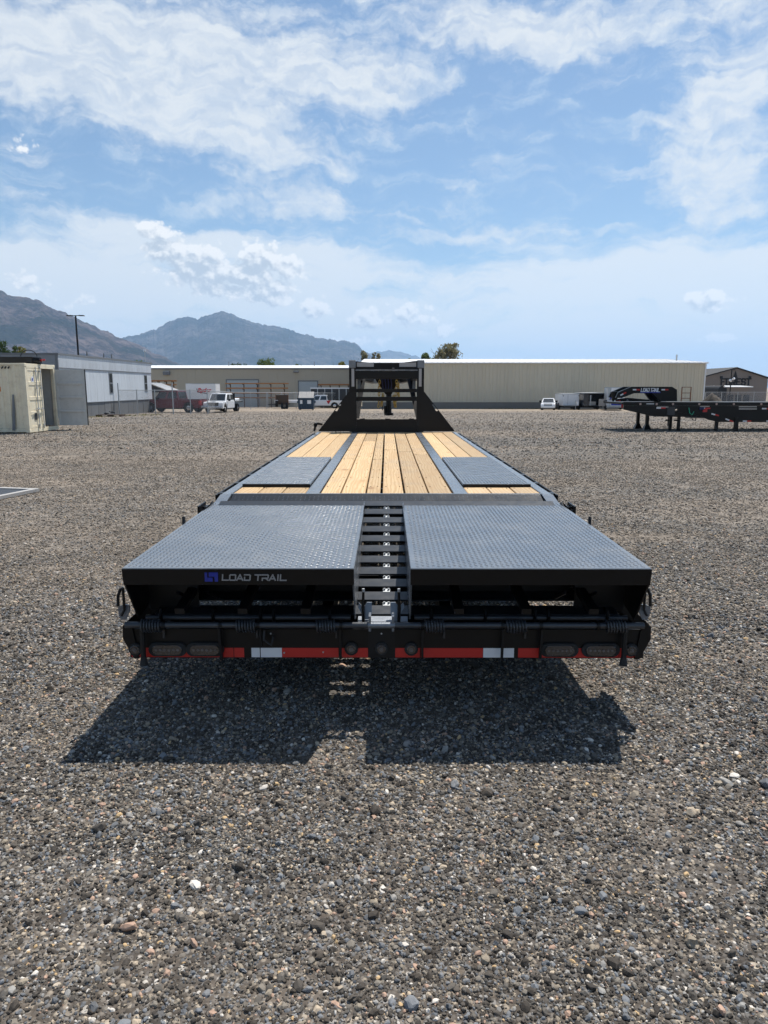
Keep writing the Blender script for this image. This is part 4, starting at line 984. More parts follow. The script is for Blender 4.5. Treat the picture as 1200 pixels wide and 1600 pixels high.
# ------------------------------------------------------------------ mobile office on the left
def office():
    x0, x1, y0, y1 = -24.1, -20.55, 45.2, 63.; z0 = gz(0, 46) - .25; H = 4.25
    t = thing('mobile_office', 'long single storey mobile office with pale metal siding behind the shipping container', 'building', ((x0 + x1) / 2, (y0 + y1) / 2, z0))
    lx = lambda v: v - t.location.x; ly = lambda v: v - t.location.y
    zs = 1.18; zb = 3.35
    B().box(lx(x0) + .03, lx(x1) - .06, ly(y0) + .06, ly(y1) - .03, .0, H).build('wall_core', 'office_grey', t)
    n = 15; w = (y1 - y0) / n; pan = fas = sk = None
    for i in range(n):
        yy = ly(y0) + i * w
        if pan is None:
            pan = B().box(-.055, random.uniform(-.004, .004), .006, w - .006, zs, zb).build('wall_panel', 'office_white', t); o = pan
        else: o = copy_of(pan, t)
        o.location = (lx(x1), yy, 0); o.scale = (1, 1, 1)
        if fas is None:
            fas = B().hexa([(-.055, .004, zb + .07), (.03, .004, zb + .07), (.03, w - .004, zb + .07), (-.055, w - .004, zb + .07), (-.055, .004, H - .06), (.08, .004, H - .06), (.08, w - .004, H - .06), (-.055, w - .004, H - .06)]).build('fascia_panel', 'office_white', t); o = fas
        else: o = copy_of(fas, t)
        o.location = (lx(x1), yy, 0)
        if sk is None: sk = B().box(-.055, -.01, .01, w - .01, 0, zs - .04).build('skirt_panel', 'office_skirt', t); o = sk
        else: o = copy_of(sk, t)
        o.location = (lx(x1) + random.uniform(-.02, .01), yy, 0)
    B().box(lx(x1) - .05, lx(x1) + .045, ly(y0), ly(y1), zb + .005, zb + .065).build('trim_rail', 'office_trim', t)
    B().box(lx(x1) - .05, lx(x1) + .03, ly(y0), ly(y1), zs - .035, zs - .003).build('trim_rail', 'office_trim', t)
    B().box(lx(x0) - .05, lx(x1) + .12, ly(y0) - .06, ly(y1) + .06, H - .055, H + .05).build('roof', 'office_trim', t)
    wE = (x1 - x0) / 3; ep = None
    for i in range(3):
        if ep is None: ep = B().box(.006, wE - .006, .0, .059, zs, H - .06).build('end_panel', 'office_grey', t); o = ep
        else: o = copy_of(ep, t)
        o.location = (lx(x0) + i * wE, ly(y0), 0)
    B().box(lx(x1) - .10, lx(x1) + .06, ly(y0) - .05, ly(y0) + .05, zs, H - .06).build('corner_trim', 'office_trim', t)
    # windows on the long side
    for pxa, pxb, ya, yb in ((170.5, 177, 582, 615), (226, 230.5, 586, 612)):
        # find y on the wall plane x = x1
        def onwall(px, py):
            d = ray(px, py); k = x1 / d.x; return d.y * k, CAMH + d.z * k
        Ya, za = onwall(pxa, ya); Yb, zb2 = onwall(pxb, yb)
        if Yb > y1 - .1: Yb = y1 - .1
        Ya = min(Ya, Yb - .7); zt = onwall(pxa, ya)[1] - z0; zl = onwall(pxa, yb)[1] - z0
        wdw = B().box(lx(x1) + .004, lx(x1) + .03, ly(Ya), ly(Yb), zl, zt).build('window', 'office_trim', t)
        m = (zl + zt) / 2
        B().box(lx(x1) + .031, lx(x1) + .036, ly(Ya) + .09, ly(Yb) - .09, m + .05, zt - .08).build('pane', 'glass_dark', wdw)
        B().box(lx(x1) + .031, lx(x1) + .036, ly(Ya) + .09, ly(Yb) - .09, zl + .08, m - .05).build('pane', 'glass_dark', wdw)
    for yy in (50.5, 53.5, 55.): B().cyl((lx(x1) - .3, ly(yy), H + .05), (lx(x1) - .3, ly(yy), H + .4), .05, 8).build('vent_pipe', 'office_trim', t)
    B().tube([(lx(x1) - .2, ly(62.3), H), (lx(x1) - .2, ly(62.3), H + .95)], .03, 6).build('mast', 'galvanised', t)
    B().cyl((lx(x1) - .2, ly(62.3), H + .951), (lx(x1) - .2, ly(62.3), H + 1.15), .11, 8).build('mast_head', 'white_paint', t)
    dn = B(); dn.cyl((lx(x1) + .06, ly(46.3), 1.6), (lx(x1) + .06, ly(46.3), 1.75), .08, 8); dn.build('meter', 'rust', t)
office()

# ------------------------------------------------------------------ shipping container, right door open
def container():
    X, Y0, Yf = -13.42, 26.8, 29.24; Hc = 2.60; Lc = 6.06
    t = thing('shipping_container', 'tan steel shipping container with one grey door swung open', 'container', (X, Y0, 0))
    z0 = .03; b = None
    # long corrugated side facing the camera
    b = B(); n = 22; pitch = (Lc - .24) / n; x = -.12
    pr = []
    for i in range(n):
        xs_ = -.12 - i * pitch; pr += [(xs_, .02), (xs_ - pitch * .35, .02), (xs_ - pitch * .5, .056), (xs_ - pitch * .85, .056)]
    pr.append((-.12 - n * pitch, .02))
    o = len(b.v)
    for px_, py_ in pr: b.v += [(px_, py_, z0 + .16), (px_, py_, Hc - .07)]
    b.f += [(2 * i, 2 * i + 2, 2 * i + 3, 2 * i + 1) for i in range(len(pr) - 1)]
    b.build('side_wall', 'container_tan', t)
    B().box(-Lc, -.0, 2.40, 2.43, z0 + .16, Hc - .07).build('side_wall', 'container_grey', t)
    B().box(-Lc, -Lc + .04, .06, 2.40, z0 + .16, Hc - .07).build('end_wall', 'container_grey', t)
    B().box(-Lc, -.02, .06, 2.399, Hc - .06, Hc - .02).build('roof', 'container_tan', t)
    B().box(-Lc, -.03, .06, 2.399, z0 + .10, z0 + .155).build('floor', 'timber_brown', t)
    B().box(-Lc + .13, -.131, .0, .09, z0 + .02, z0 + .155).build('bottom_rail', 'container_tan', t, bevel=.006)
    B().box(-Lc + .13, -.131, .0, .07, Hc - .068, Hc - .0).build('top_rail', 'container_tan', t, bevel=.006)
    for yy in (0., 2.30):
        for xx in (-.13, -Lc):
            B().box(xx, xx + .13, yy, yy + .13, z0 + .12, Hc - .12).build('corner_post', 'container_tan', t, bevel=.01)
            for zz in (z0, Hc - .118): B().box(xx - .01, xx + .14, yy - .01, yy + .14, zz, zz + .118).build('corner_casting', 'container_tan', t, bevel=.012)
    B().box(-.10, .002, .131, 2.299, Hc - .17, Hc - .005).build('door_header', 'container_tan', t, bevel=.006)
    B().box(-.10, .002, .131, 2.299, z0 + .0, z0 + .15).build('door_sill', 'container_tan', t, bevel=.006)
    zl, zh = z0 + .16, Hc - .18
    def door(parent, inner):
        """leaf in its own plane: u across (0..1.15), out = +X"""
        d = B(); W_ = 1.14
        d.box(-.028, -.012, 0, W_, zl, zh)
        d.box(-.05, .0, 0, .07, zl, zh); d.box(-.05, 0, W_ - .07, W_, zl, zh); d.box(-.05, 0, .071, W_ - .071, zh - .08, zh); d.box(-.05, 0, .071, W_ - .071, zl, zl + .08)
        return d
    # closed leaf (nearer half)
    dl = door(t, 0); ob = dl.build('door', 'container_tan', t); ob.location = (0, .13, 0)
    for k in range(1, 4):
        zz = zl + (zh - zl) * k / 4; B().box(-.012, .004, .075, 1.065, zz - .07, zz + .07).build('door_rib', 'container_tan', ob, bevel=.01)
    for yy in (.62, .98):
        rod = B().cyl((.035, yy, zl - .05), (.035, yy, zh + .07), .017, 8); rod.build('lock_rod', 'galvanised', ob, smooth=True)
        for zz in (zl + .1, zl + .72, zl + 1.5, zh - .1): B().box(.005, .055, yy - .045, yy + .045, zz - .03, zz + .03).build('rod_guide', 'galvanised', ob)
        B().bar((.06, yy, zl + .72), (.07, yy - .35, zl + .70), .03, .012).build('lock_handle', 'galvanised', ob)
    B().box(.0045, .007, .30, .48, zh - .50, zh - .30).build('placard', 'white_paint', ob); B().box(.0075, .0085, .35, .43, zh - .46, zh - .36).build('placard_mark', 'logo_blue', ob)
    B().box(.0045, .007, .34, .54, zl + .30, zl + .56).build('data_plate', 'panel_dark', ob)
    # open leaf hinged on the far post, swung out towards the right
    op = door(t, 1); oo = op.build('door', 'container_grey', t); oo.location = (.03, 2.40, 0); oo.rotation_euler = (0, 0, R(-90 + 4))
    oo['label'] = 'grey inner face of the open container door'
    for k in range(1, 4):
        zz = zl + (zh - zl) * k / 4
        B().box(-.0118, .035, .075, 1.065, zz - .045, zz + .045).build('door_rib', 'container_grey', oo, bevel=.01)
    # after rotation local -X faces the camera: gasket on the outer edge
    B().box(-.06, .01, 1.141, 1.165, zl - .01, zh + .01).build('gasket', 'black_rubber', oo)
    # stencilled marks, too small to read
    mk = B(); zz = 2.18
    for i in range(15):
        mk.box(-1.55 - .02 - .012 * (i * .5), -1.55 + .012 - .012 * (i * .5), .012, .0185, zz - .045, zz - .005); zz -= .085 if i != 11 else .16
    zz = 2.18
    for i in range(5): mk.box(-1.06 - .02, -1.06 + .01, .012, .0185, zz - .05, zz - .01); zz -= .08
    mo = mk.build('stencil_marks', 'rust', t); mo['kind'] = 'stuff'
    B().box(-1.13, -.96, .010, .0186, 1.56, 1.74).build('warning_decal', 'lamp_amber', t)
    B().box(-1.65, -1.55, .010, .0186, 2.35, 2.52).build('warning_decal', 'lamp_amber', t)
    hz = B()
    for i in range(5): hz.bar((-.56 - .12 * i, .008, Hc - .12), (-.62 - .12 * i, .008, Hc - .20), .05, .006, up=(0, 1, 0))
    hz.build('hazard_stripes', 'black_satin', t)['kind'] = 'stuff'
    B().tube([(-.58, -.03, .12), (-.52, -.025, .9), (-.50, -.02, 1.45)], [.055, .05, .03], 6).build('conduit', 'office_trim', t)
    # things stored inside
    sh = thing('storage_rack', 'dark shelving rack standing just inside the open container', 'rack', (X - .55, Y0 + 1.55, z0 + .16))
    for z in (.05, .45, .85): B().box(-.25, .25, 0, .35, z, z + .04).build('shelf', 'wire_dark', sh)
    for a in (-.25, .22):
        for c_ in (0, .32): B().box(a - .002, a + .03, c_ - .002, c_ + .03, 0, 1.2).build('post', 'wire_dark', sh)
    B().box(-.2, .2, .03, .3, .49, .8).build('bin', 'black_satin', sh)
    # black power unit on the roof
    u = thing('equipment_unit', 'long black equipment unit with arched hose lying on the container roof', 'equipment', (X - .62, Y0 + 1.2, Hc - .02))
    u.scale = (.58, .58, .70)
    B().box(-1.45, .75, -.3, .3, .04, .42).build('housing', 'black_satin', u, bevel=.02)
    B().box(-1.3, .9, -.32, .32, 0, .039).build('skid', 'timber_brown', u)
    B().cyl((.751, 0, .22), (1.15, 0, .2), .2, 14).build('motor', 'black_paint', u, smooth=True)
    B().cyl((1.151, 0, .22), (1.45, 0, .26), .05, 10).build('handle', 'lamp_red', u)
    B().tube([(-.15 + .55 * (1 - math.cos(a)), 0, .42 + .36 * math.sin(a)) for a in np.linspace(.05, math.pi - .05, 14)], .028, 6).build('hose', 'wire_dark', u, smooth=True)
container()
# ------------------------------------------------------------------ dark panel with pale rim on the gravel, far left
def panel():
    c_ = Vector((-5.78, 11.70, .012)); e1 = Vector((-.975, .22, 0)); e2 = Vector((-.30, -.954, 0)); e2 = (e2 - e1 * e2.dot(e1)).normalized()
    t = thing('ground_panel', 'dark flat panel with pale rim lying on the gravel at left', 'panel', c_)
    a = [e1 * .10 + e2 * .10, e1 * 2.3 + e2 * .10, e1 * 2.3 + e2 * 1.5, e1 * .10 + e2 * 1.5]
    B().poly(a, (0, 0, .035)).build('sheet', 'panel_dark', t)
    for p, q in ((e1 * 0 + e2 * .05, e1 * 2.4 + e2 * .05), (e1 * .05 + e2 * .1, e1 * .05 + e2 * 1.5), (e1 * 0 + e2 * 1.55, e1 * 2.4 + e2 * 1.55), (e1 * 2.35 + e2 * .1, e1 * 2.35 + e2 * 1.5)):
        B().bar(p + Vector((0, 0, .024)), q + Vector((0, 0, .024)), .098, .05).build('rim', 'lid_grey', t)
panel()

# ------------------------------------------------------------------ dark hall with the big letters, right
def forest_hall():
    Y = 135.; z0 = gz(0, Y) - .2; x0, x1 = at(1092, 600, Y).x, at(1199, 600, Y).x; pk = at(1150.5, 575.5, Y); ev = at(1103, 590, Y).z
    t = thing('gabled_hall', 'dark brown gabled hall with black FOREST letters on its front', 'building', (pk.x, Y, z0)); L = lambda v: v - pk.x
    h = ev - z0 - .15; hp = pk.z - z0
    B().poly([(L(x0), 0, 0), (L(x1), 0, 0), (L(x1), 0, h), (0, 0, hp), (L(x0), 0, h)], (0, 30, 0)).build('wall', 'forest_wall', t)
    for s, xe in ((-1, L(x0) - .3), (1, L(x1) + .3)):
        B().hexa([(0, -.35, hp + .005), (xe, -.35, h - .08), (xe, 30.2, h - .08), (0, 30.2, hp + .005), (0, -.35, hp + .22), (xe, -.35, h + .14), (xe, 30.2, h + .14), (0, 30.2, hp + .22)]).build('roof', 'forest_black', t)
    a = at(1126.5, 601.5, Y); b_ = at(1172.5, 592, Y)
    lt = B(); hgt = b_.z - a.z
    letters(lt, 'FOREST', (L(a.x), -.01, a.z - z0), (1, 0, 0), (0, 0, 1), hgt, (b_.x - a.x) / 8.5, (b_.x - a.x) / 8.5 * .5, .24, .08, serif=True)
    lt.build('lettering', 'forest_black', t)['kind'] = 'stuff'
    p = at(1149.5, 579, Y); tr_ = B()
    for k in range(4): tr_.poly([(L(p.x) - .16 - .13 * k, -.05 - .004 * k, p.z - z0 - .42 - .30 * k), (L(p.x) + .16 + .13 * k, -.05 - .004 * k, p.z - z0 - .42 - .30 * k), (L(p.x), -.05 - .004 * k, p.z - z0 - .27 * k)], (0, .045, 0))
    tr_.bar((L(p.x), -.03, p.z - z0 - 1.6), (L(p.x), -.03, p.z - z0 - 1.2), .12, .03); tr_.build('tree_emblem', 'forest_black', t)
    for x in (1126.5, 1171): q = at(x, 589.5, Y); B().box(L(q.x) - .16, L(q.x) + .16, -.4, -.001, q.z - z0 - .2, q.z - z0 + .2).build('wall_lamp', 'forest_black', t)
forest_hall()
def barrel_shed():
    Y = 118.; z0 = gz(0, Y) - .1; a = at(1121, 628, Y); b_ = at(1133, 602.5, Y); c_ = at(1176, 606, Y)
    r = (at(1136, 0, Y).x - a.x) / 2; t = thing('barrel_shed', 'small dark shed with curved end and white roof below the letters', 'shed', (a.x + r, Y, z0))
    top = b_.z - z0; hs = top - r
    ol = [(-r, 0, 0), (r, 0, 0)] + [(r * math.cos(R(u)), 0, hs + r * math.sin(R(u))) for u in range(0, 181, 15)]
    B().poly(ol, (0, 6, 0)).build('curved_end', 'forest_black', t)
    xr = c_.x - t.location.x
    B().box(0, xr - .3, .3, 5.8, 0, hs + .4).build('wall', 'forest_wall', t)
    B().hexa([(.2, -.2, hs + .41), (xr, -.2, hs + .41), (xr, 6, hs + .41), (.2, 6, hs + .41), (0, -.2, hs + .55), (xr, -.2, hs + .55), (xr - .6, 3, top), (-.2, 3, top)]).build('roof', 'roof_white', t)
    for k in range(3): B().box(xr * (.2 + .27 * k), xr * (.2 + .27 * k) + 1.0, .25, .298, .3, hs * .7).build('window', 'panel_dark', t)
barrel_shed()

def light_pole(name, label, px, ytop, ybase, Y, arms, fork=False):
    p = at(px, ytop, Y); g0 = gz(0, Y)
    t = thing(name, label, 'light pole', (p.x, Y, g0)); h = p.z - g0
    B().tube([(0, 0, 0), (0, 0, h)], [.11, .08], 8).build('pole', 'black_satin', t, smooth=True)
    for s in (-1, 1):
        B().bar((0, 0, h + .02), (s * .35, 0, h + .02), .06, .06).build('arm', 'black_satin', t)
        B().hexa([(s * .351, -.16, h - .02), (s * arms, -.16, h - .02), (s * arms, .16, h - .02), (s * .351, .16, h - .02), (s * .351, -.16, h + .07), (s * arms, -.12, h + .05), (s * arms, .12, h + .05), (s * .351, .16, h + .07)]).build('lamp_head', 'black_satin', t)
    return t, h
light_pole('light_pole', 'tall black double headed light pole behind the mobile office', 118, 493.5, 0, 68., .80)
t, h = light_pole('light_pole', 'thin dark light pole in front of the FOREST hall', 1143.5, 578, 0, 112., .5)
for s, dz in ((-.35, -1.75), (.3, -1.45)): B().cyl((s * .2, -.2, h + dz), (s, -.45, h + dz + .2), .10, 8, .2).build('floodlight', 'white_paint', t)

# ------------------------------------------------------------------ chain link fences
def mesh_mat():
    m = bpy.data.materials.new('chain_link'); m.use_nodes = True; t = m.node_tree; t.nodes.clear(); N = NT(t)
    co = N.n('ShaderNodeTexCoord').outputs['Object']
    sp = N.n('ShaderNodeSeparateXYZ', {0: co}); k = 1 / .075
    def band(sgn):
        v = N.m('FRACT', N.m('MULTIPLY', N.m('ADD', sp.outputs[0], N.m('MULTIPLY', sp.outputs[2], sgn)), k)); return N.m('LESS_THAN', v, .11)
    f = N.m('MAXIMUM', band(1.), band(-1.))
    d = N.n('ShaderNodeBsdfPrincipled', {'Base Color': (.35, .36, .37, 1), 'Roughness': .5, 'Metallic': .4})
    ms = N.n('ShaderNodeMixShader', {0: f, 1: N.n('ShaderNodeBsdfTransparent').outputs[0], 2: d.outputs[0]})
    t.links.new(ms.outputs[0], N.n('ShaderNodeOutputMaterial').inputs[0]); MATS['chain_link'] = m
mesh_mat()
def fence(label, A, C, n, h=1.85, hi=()):
    A = Vector(A); C = Vector(C); d = C - A; ln = d.length; rz = math.atan2(d.y, d.x)
    t = thing('chain_link_fence', label, 'fence', A, rz)
    dz = (C.z - A.z)
    post = None
    for i in range(n + 1):
        if post is None: post = B().cyl((0, 0, 0), (0, 0, h + .05), .035, 8).build('post', 'galvanised', t); o = post
        else: o = copy_of(post, t)
        o.location = (ln * i / n, 0, dz * i / n); 
        if i in hi: o.scale = (1.3, 1.3, 1.25)
    B().cyl((0, 0, h), (ln, 0, h + dz), .025, 6).build('top_rail', 'galvanised', t)
    B().hexa([(0, -.002, .05), (ln, -.002, .05 + dz), (ln, .002, .05 + dz), (0, .002, .05), (0, -.002, h), (ln, -.002, h + dz), (ln, .002, h + dz), (0, .002, h)]).build('wire_mesh', 'chain_link', t)
g1, g2, g3 = gnd(187, 648), gnd(325, 647), gnd(325, 647)
fence('grey chain link fence beside the mobile office', g1, g2, 5, hi=(0, 3))
g4 = gnd(440, 638); g5 = gnd(545, 637)
fence('grey chain link fence running back behind the white flatbed truck', g2, gnd(366, 640), 2)
fence('grey chain link fence in front of the lumber racks', gnd(366, 640), g5, 8)
fence('pale chain link fence behind the black gooseneck trailer at right', (at(1103, 0, 96).x, 96, gz(0, 96)), (at(1230, 0, 96).x, 96, gz(0, 96)), 5, h=2.0)

# ------------------------------------------------------------------ racks, dumpster, sheds, odds and ends
def rack(label, x0, x1, ytop, ybot, Y, lev, n, mat='timber_orange', name='lumber_rack'):
    a = at(x0, ytop, Y); b_ = at(x1, ytop, Y); zb = gz(0, Y); t = thing(name, label, 'rack', ((a.x + b_.x) / 2, Y, zb)); hw = (b_.x - a.x) / 2
    top = a.z - zb; bot = at(0, ybot, Y).z - zb
    for i in range(n):
        x = -hw + .4 + (2 * hw - .8) * i / (n - 1); B().box(x - .06, x + .06, 0, .12, 0, top + .15).build('upright', 'timber_brown', t)
        for k in range(lev): z = top - (top - bot) * k / max(1, lev - 1); B().box(x - .05, x + .05, -.8, -.001, z - .1, z - .02).build('arm', 'timber_brown', t)
    for k in range(lev):
        z = top - (top - bot) * k / max(1, lev - 1)
        for j in range(3):
            e0, e1 = random.uniform(-.3, .2), random.uniform(-.4, .2)
            B().box(-hw - e0, hw + e1, -.78 + j * .26, -.56 + j * .26, z - .018, z + .13 + random.uniform(-.03, .05)).build('board', mat, t)
rack('timber rack with orange boards against the taupe warehouse wall', 355, 449, 600, 622, 94., 4, 5)
rack('short timber rack with orange boards beside the ribbed canopy', 233, 276, 596, 608, 92., 3, 4)
rack('timber rack with a row of boards behind the grey trailer', 497, 549, 602, 612, 95., 2, 4)
def canopy():
    Y = 84.; a = at(232, 613, Y); p = at(241, 599, Y); z0 = gz(0, Y); t = thing('canopy_shed', 'small peaked canopy with ribbed pale metal roof behind the red pickup', 'shed', (p.x, Y, z0))
    h = p.z - z0; e = a.z - z0
    for s in (-1, 1):
        B().hexa([(0, -1.8, h), (s * 1.3, -1.8, e), (s * 3.2, 2.5, e), (s * 1.8, 2.5, h), (0, -1.8, h + .05), (s * 1.32, -1.8, e + .05), (s * 3.22, 2.5, e + .05), (s * 1.8, 2.5, h + .05)]) if 0 else None
    B().hexa([(0, -2, h), (0, 2.4, h), (2.6, 2.4, e), (2.6, -2, e), (0, -2, h + .05), (0, 2.4, h + .05), (2.62, 2.4, e + .05), (2.62, -2, e + .05)]).build('roof_slope', 'lid_grey', t)
    B().hexa([(0, -2, h - .003), (0, 2.4, h - .003), (-1.6, 2.4, e), (-1.6, -2, e), (0, -2, h + .047), (0, 2.4, h + .047), (-1.62, 2.4, e + .05), (-1.62, -2, e + .05)]).build('roof_slope', 'lid_grey', t)
    for k in range(8): y = -1.9 + .6 * k; B().bar((0.02, y, h + .07), (2.6, y, e + .07), .07, .04).build('roof_rib', 'white_paint', t)
    for x in (-1.5, 2.5):
        for y in (-1.9, 2.3): B().box(x - .05, x + .05, y - .05, y + .05, 0, e).build('post', 'office_trim', t)
    B().poly([(-1.5, -1.98, e), (2.5, -1.98, e), (0, -1.98, h - .06)], (0, .03, 0)).build('gable', 'panel_dark', t)
canopy()
def dumpster():
    g0 = gnd(478, 641); Y = g0.y; k = Y / FPX; t = thing('dumpster', 'blue steel dumpster with raised grey lids by the fence', 'dumpster', (g0.x, Y, g0.z))
    w = 24.5 * k / 2; h = 18 * k; d = 1.3
    B().hexa([(-w * .94, 0, .1), (w * .94, 0, .1), (w * .94, d, .1), (-w * .94, d, .1), (-w, -.1, h), (w, -.1, h), (w, d + .1, h), (-w, d + .1, h)]).build('body', 'dumpster_blue', t, bevel=.02)
    B().box(-w - .06, w + .06, -.16, -.101, h - .10, h + .03).build('rim', 'dumpster_blue', t)
    for x in (-w * .6, 0, w * .6): B().bar((x, -.035, .15), (x, -.125, h - .11), .08, .05, up=(0, -1, 0)).build('rib', 'dumpster_blue', t)
    for s in (-1, 1):
        B().box(min(s * w, s * (w + .12)), max(s * w, s * (w + .12)), .3, 1.0, h * .62, h * .78).build('fork_pocket', 'dumpster_blue', t)
        lid = B(); m = 6
        for i in range(m):
            xa = s * w * (.03 + .95 * i / m); xb = s * w * (.03 + .95 * (i + .72) / m); lid.bar(((xa + xb) / 2, .35, h + .04), ((xa + xb) / 2, d * .8, h + 10 * k), abs(xb - xa) * 1.2, .05)
        lid.build('lid', 'lid_grey', t)
        B().box(s * w * .45 - .2 if s > 0 else -w * .55 - .12, s * w * .45 + .2 if s > 0 else -w * .55 + .12, -.164, -.161, h * .55, h * .86).build('placard', 'white_paint', t)
        for y in (.2, 1.1): B().cyl((s * w * .8 - .03, y, .07), (s * w * .8 + .03, y, .07), .07, 10).build('caster', 'black_rubber', t)
dumpster()
def debris():
    g0 = gnd(173, 651); t = thing('pallet', 'weathered flat pallet with scraps lying by the office skirt', 'pallet', (g0.x, g0.y, g0.z))
    for i in range(5): B().bar((-.85, -.4 + .2 * i, .13), (.85, -.4 + .2 * i, .13), .12, .025).build('board', 'timber_brown', t)
    for x in (-.8, 0, .8): B().box(x - .04, x + .04, -.45, .45, .01, .116).build('runner', 'timber_brown', t)
    s = B()
    for i in range(7): a = random.uniform(0, 3.1); s.bar((.1 * i - .3, 0, .17 + .02 * i), (.1 * i - .3 + .3 * math.cos(a), .2 * math.sin(a), .2 + .03 * i), .07, .04)
    tag(s.build('scrap_heap', 'panel_dark', None, loc=g0), 'small heap of dark scrap on the weathered pallet', 'scrap')
debris()
def soil_mound():
    Y = 46.; c_ = at(1112, 628, Y); r = (at(1155, 0, Y).x - at(1072, 0, Y).x) / 2; h = at(0, 613.5, Y).z - gz(0, Y); b = B(); n = 40; m = 14
    for j in range(m):
        for i in range(n):
            u = 2 * math.pi * i / n; f = j / (m - 1); rr = r * (1 - f)
            z = h * (f ** .85) * (1 + .12 * noise.noise(Vector((3 * math.cos(u) * (1 - f), 3 * math.sin(u) * (1 - f), 1.7)))) + .06 * noise.noise(Vector((9 * math.cos(u) * (1 - f), 9 * math.sin(u) * (1 - f), 4.)))
            b.v.append((rr * math.cos(u) * (1 + .1 * noise.noise(Vector((math.cos(u), math.sin(u), 3)))), rr * .6 * math.sin(u), z if j else -.1))
    for j in range(m - 1):
        for i in range(n): b.f.append((j * n + i, j * n + (i + 1) % n, (j + 1) * n + (i + 1) % n, (j + 1) * n + i))
    b.f.append(tuple((m - 1) * n + i for i in range(n)))
    tag(b.build('soil_mound', 'soil', smooth=False, loc=(c_.x, Y, gz(0, Y))), 'low mound of brown soil behind the black gooseneck trailer', 'soil')
soil_mound()
def barrier():
    Y = 82.; a = at(437, 626.5, Y); b_ = at(469, 626.5, Y)
    t = thing('flat_trailer', 'low white flat trailer parked behind the brown panel', 'trailer', ((a.x + b_.x) / 2, Y, gz(0, Y))); w = (b_.x - a.x) / 2 + .6; zt = a.z - gz(0, Y)
    B().box(-w, w, 0, 2.2, zt - .2, zt + .08).build('bed', 'white_paint', t)
    for x in (-w * .5, -w * .2): lathe(B(), tyre_prof, x, 0, .38, 16).build('wheel', 'black_rubber', t).rotation_euler = (0, 0, R(0))
    B().box(w * .6, w * .6 + .1, .2, .3, 0, zt - .201).build('leg', 'white_paint', t)
barrier()
def brown_panel():
    g0 = gnd(441, 639); Y = g0.y; k = Y / FPX
    t = thing('utility_trailer', 'small utility trailer with brown board side and front jack', 'trailer', (g0.x, Y, g0.z)); w = 10 * k
    B().box(-w, w, 0, .05, .55, .55 + 14 * k).build('side_board', 'timber_brown', t); B().box(-w, w, .051, 1.4, .5, .58).build('floor', 'timber_brown', t)
    for xx in (-w, w - .06): B().box(xx, xx + .06, -.06, -.001, .5, .6 + 14 * k).build('stake', 'rust', t)
    wh = lathe(B(), tyre_prof, 0, 0, 0, 16).build('wheel', 'black_rubber', t, loc=(w * .3, .2, .37)); wh.rotation_euler = (0, 0, R(90))
    B().cyl((-w - .95, .4, .08), (-w - .95, .4, 25 * k), .05, 8).build('jack', 'galvanised', t); B().bar((-w - 1., .4, .5), (-w, .5, .5), .08, .1).build('tongue', 'black_satin', t)
    B().box(-w - .0, -w + .3, -.3, -.08, .25, .95).build('toolbox', 'black_satin', t); B().box(-w + .001, -w + .299, -.299, -.081, .9505, 1.0).build('toolbox_lid', 'white_paint', t)
brown_panel()

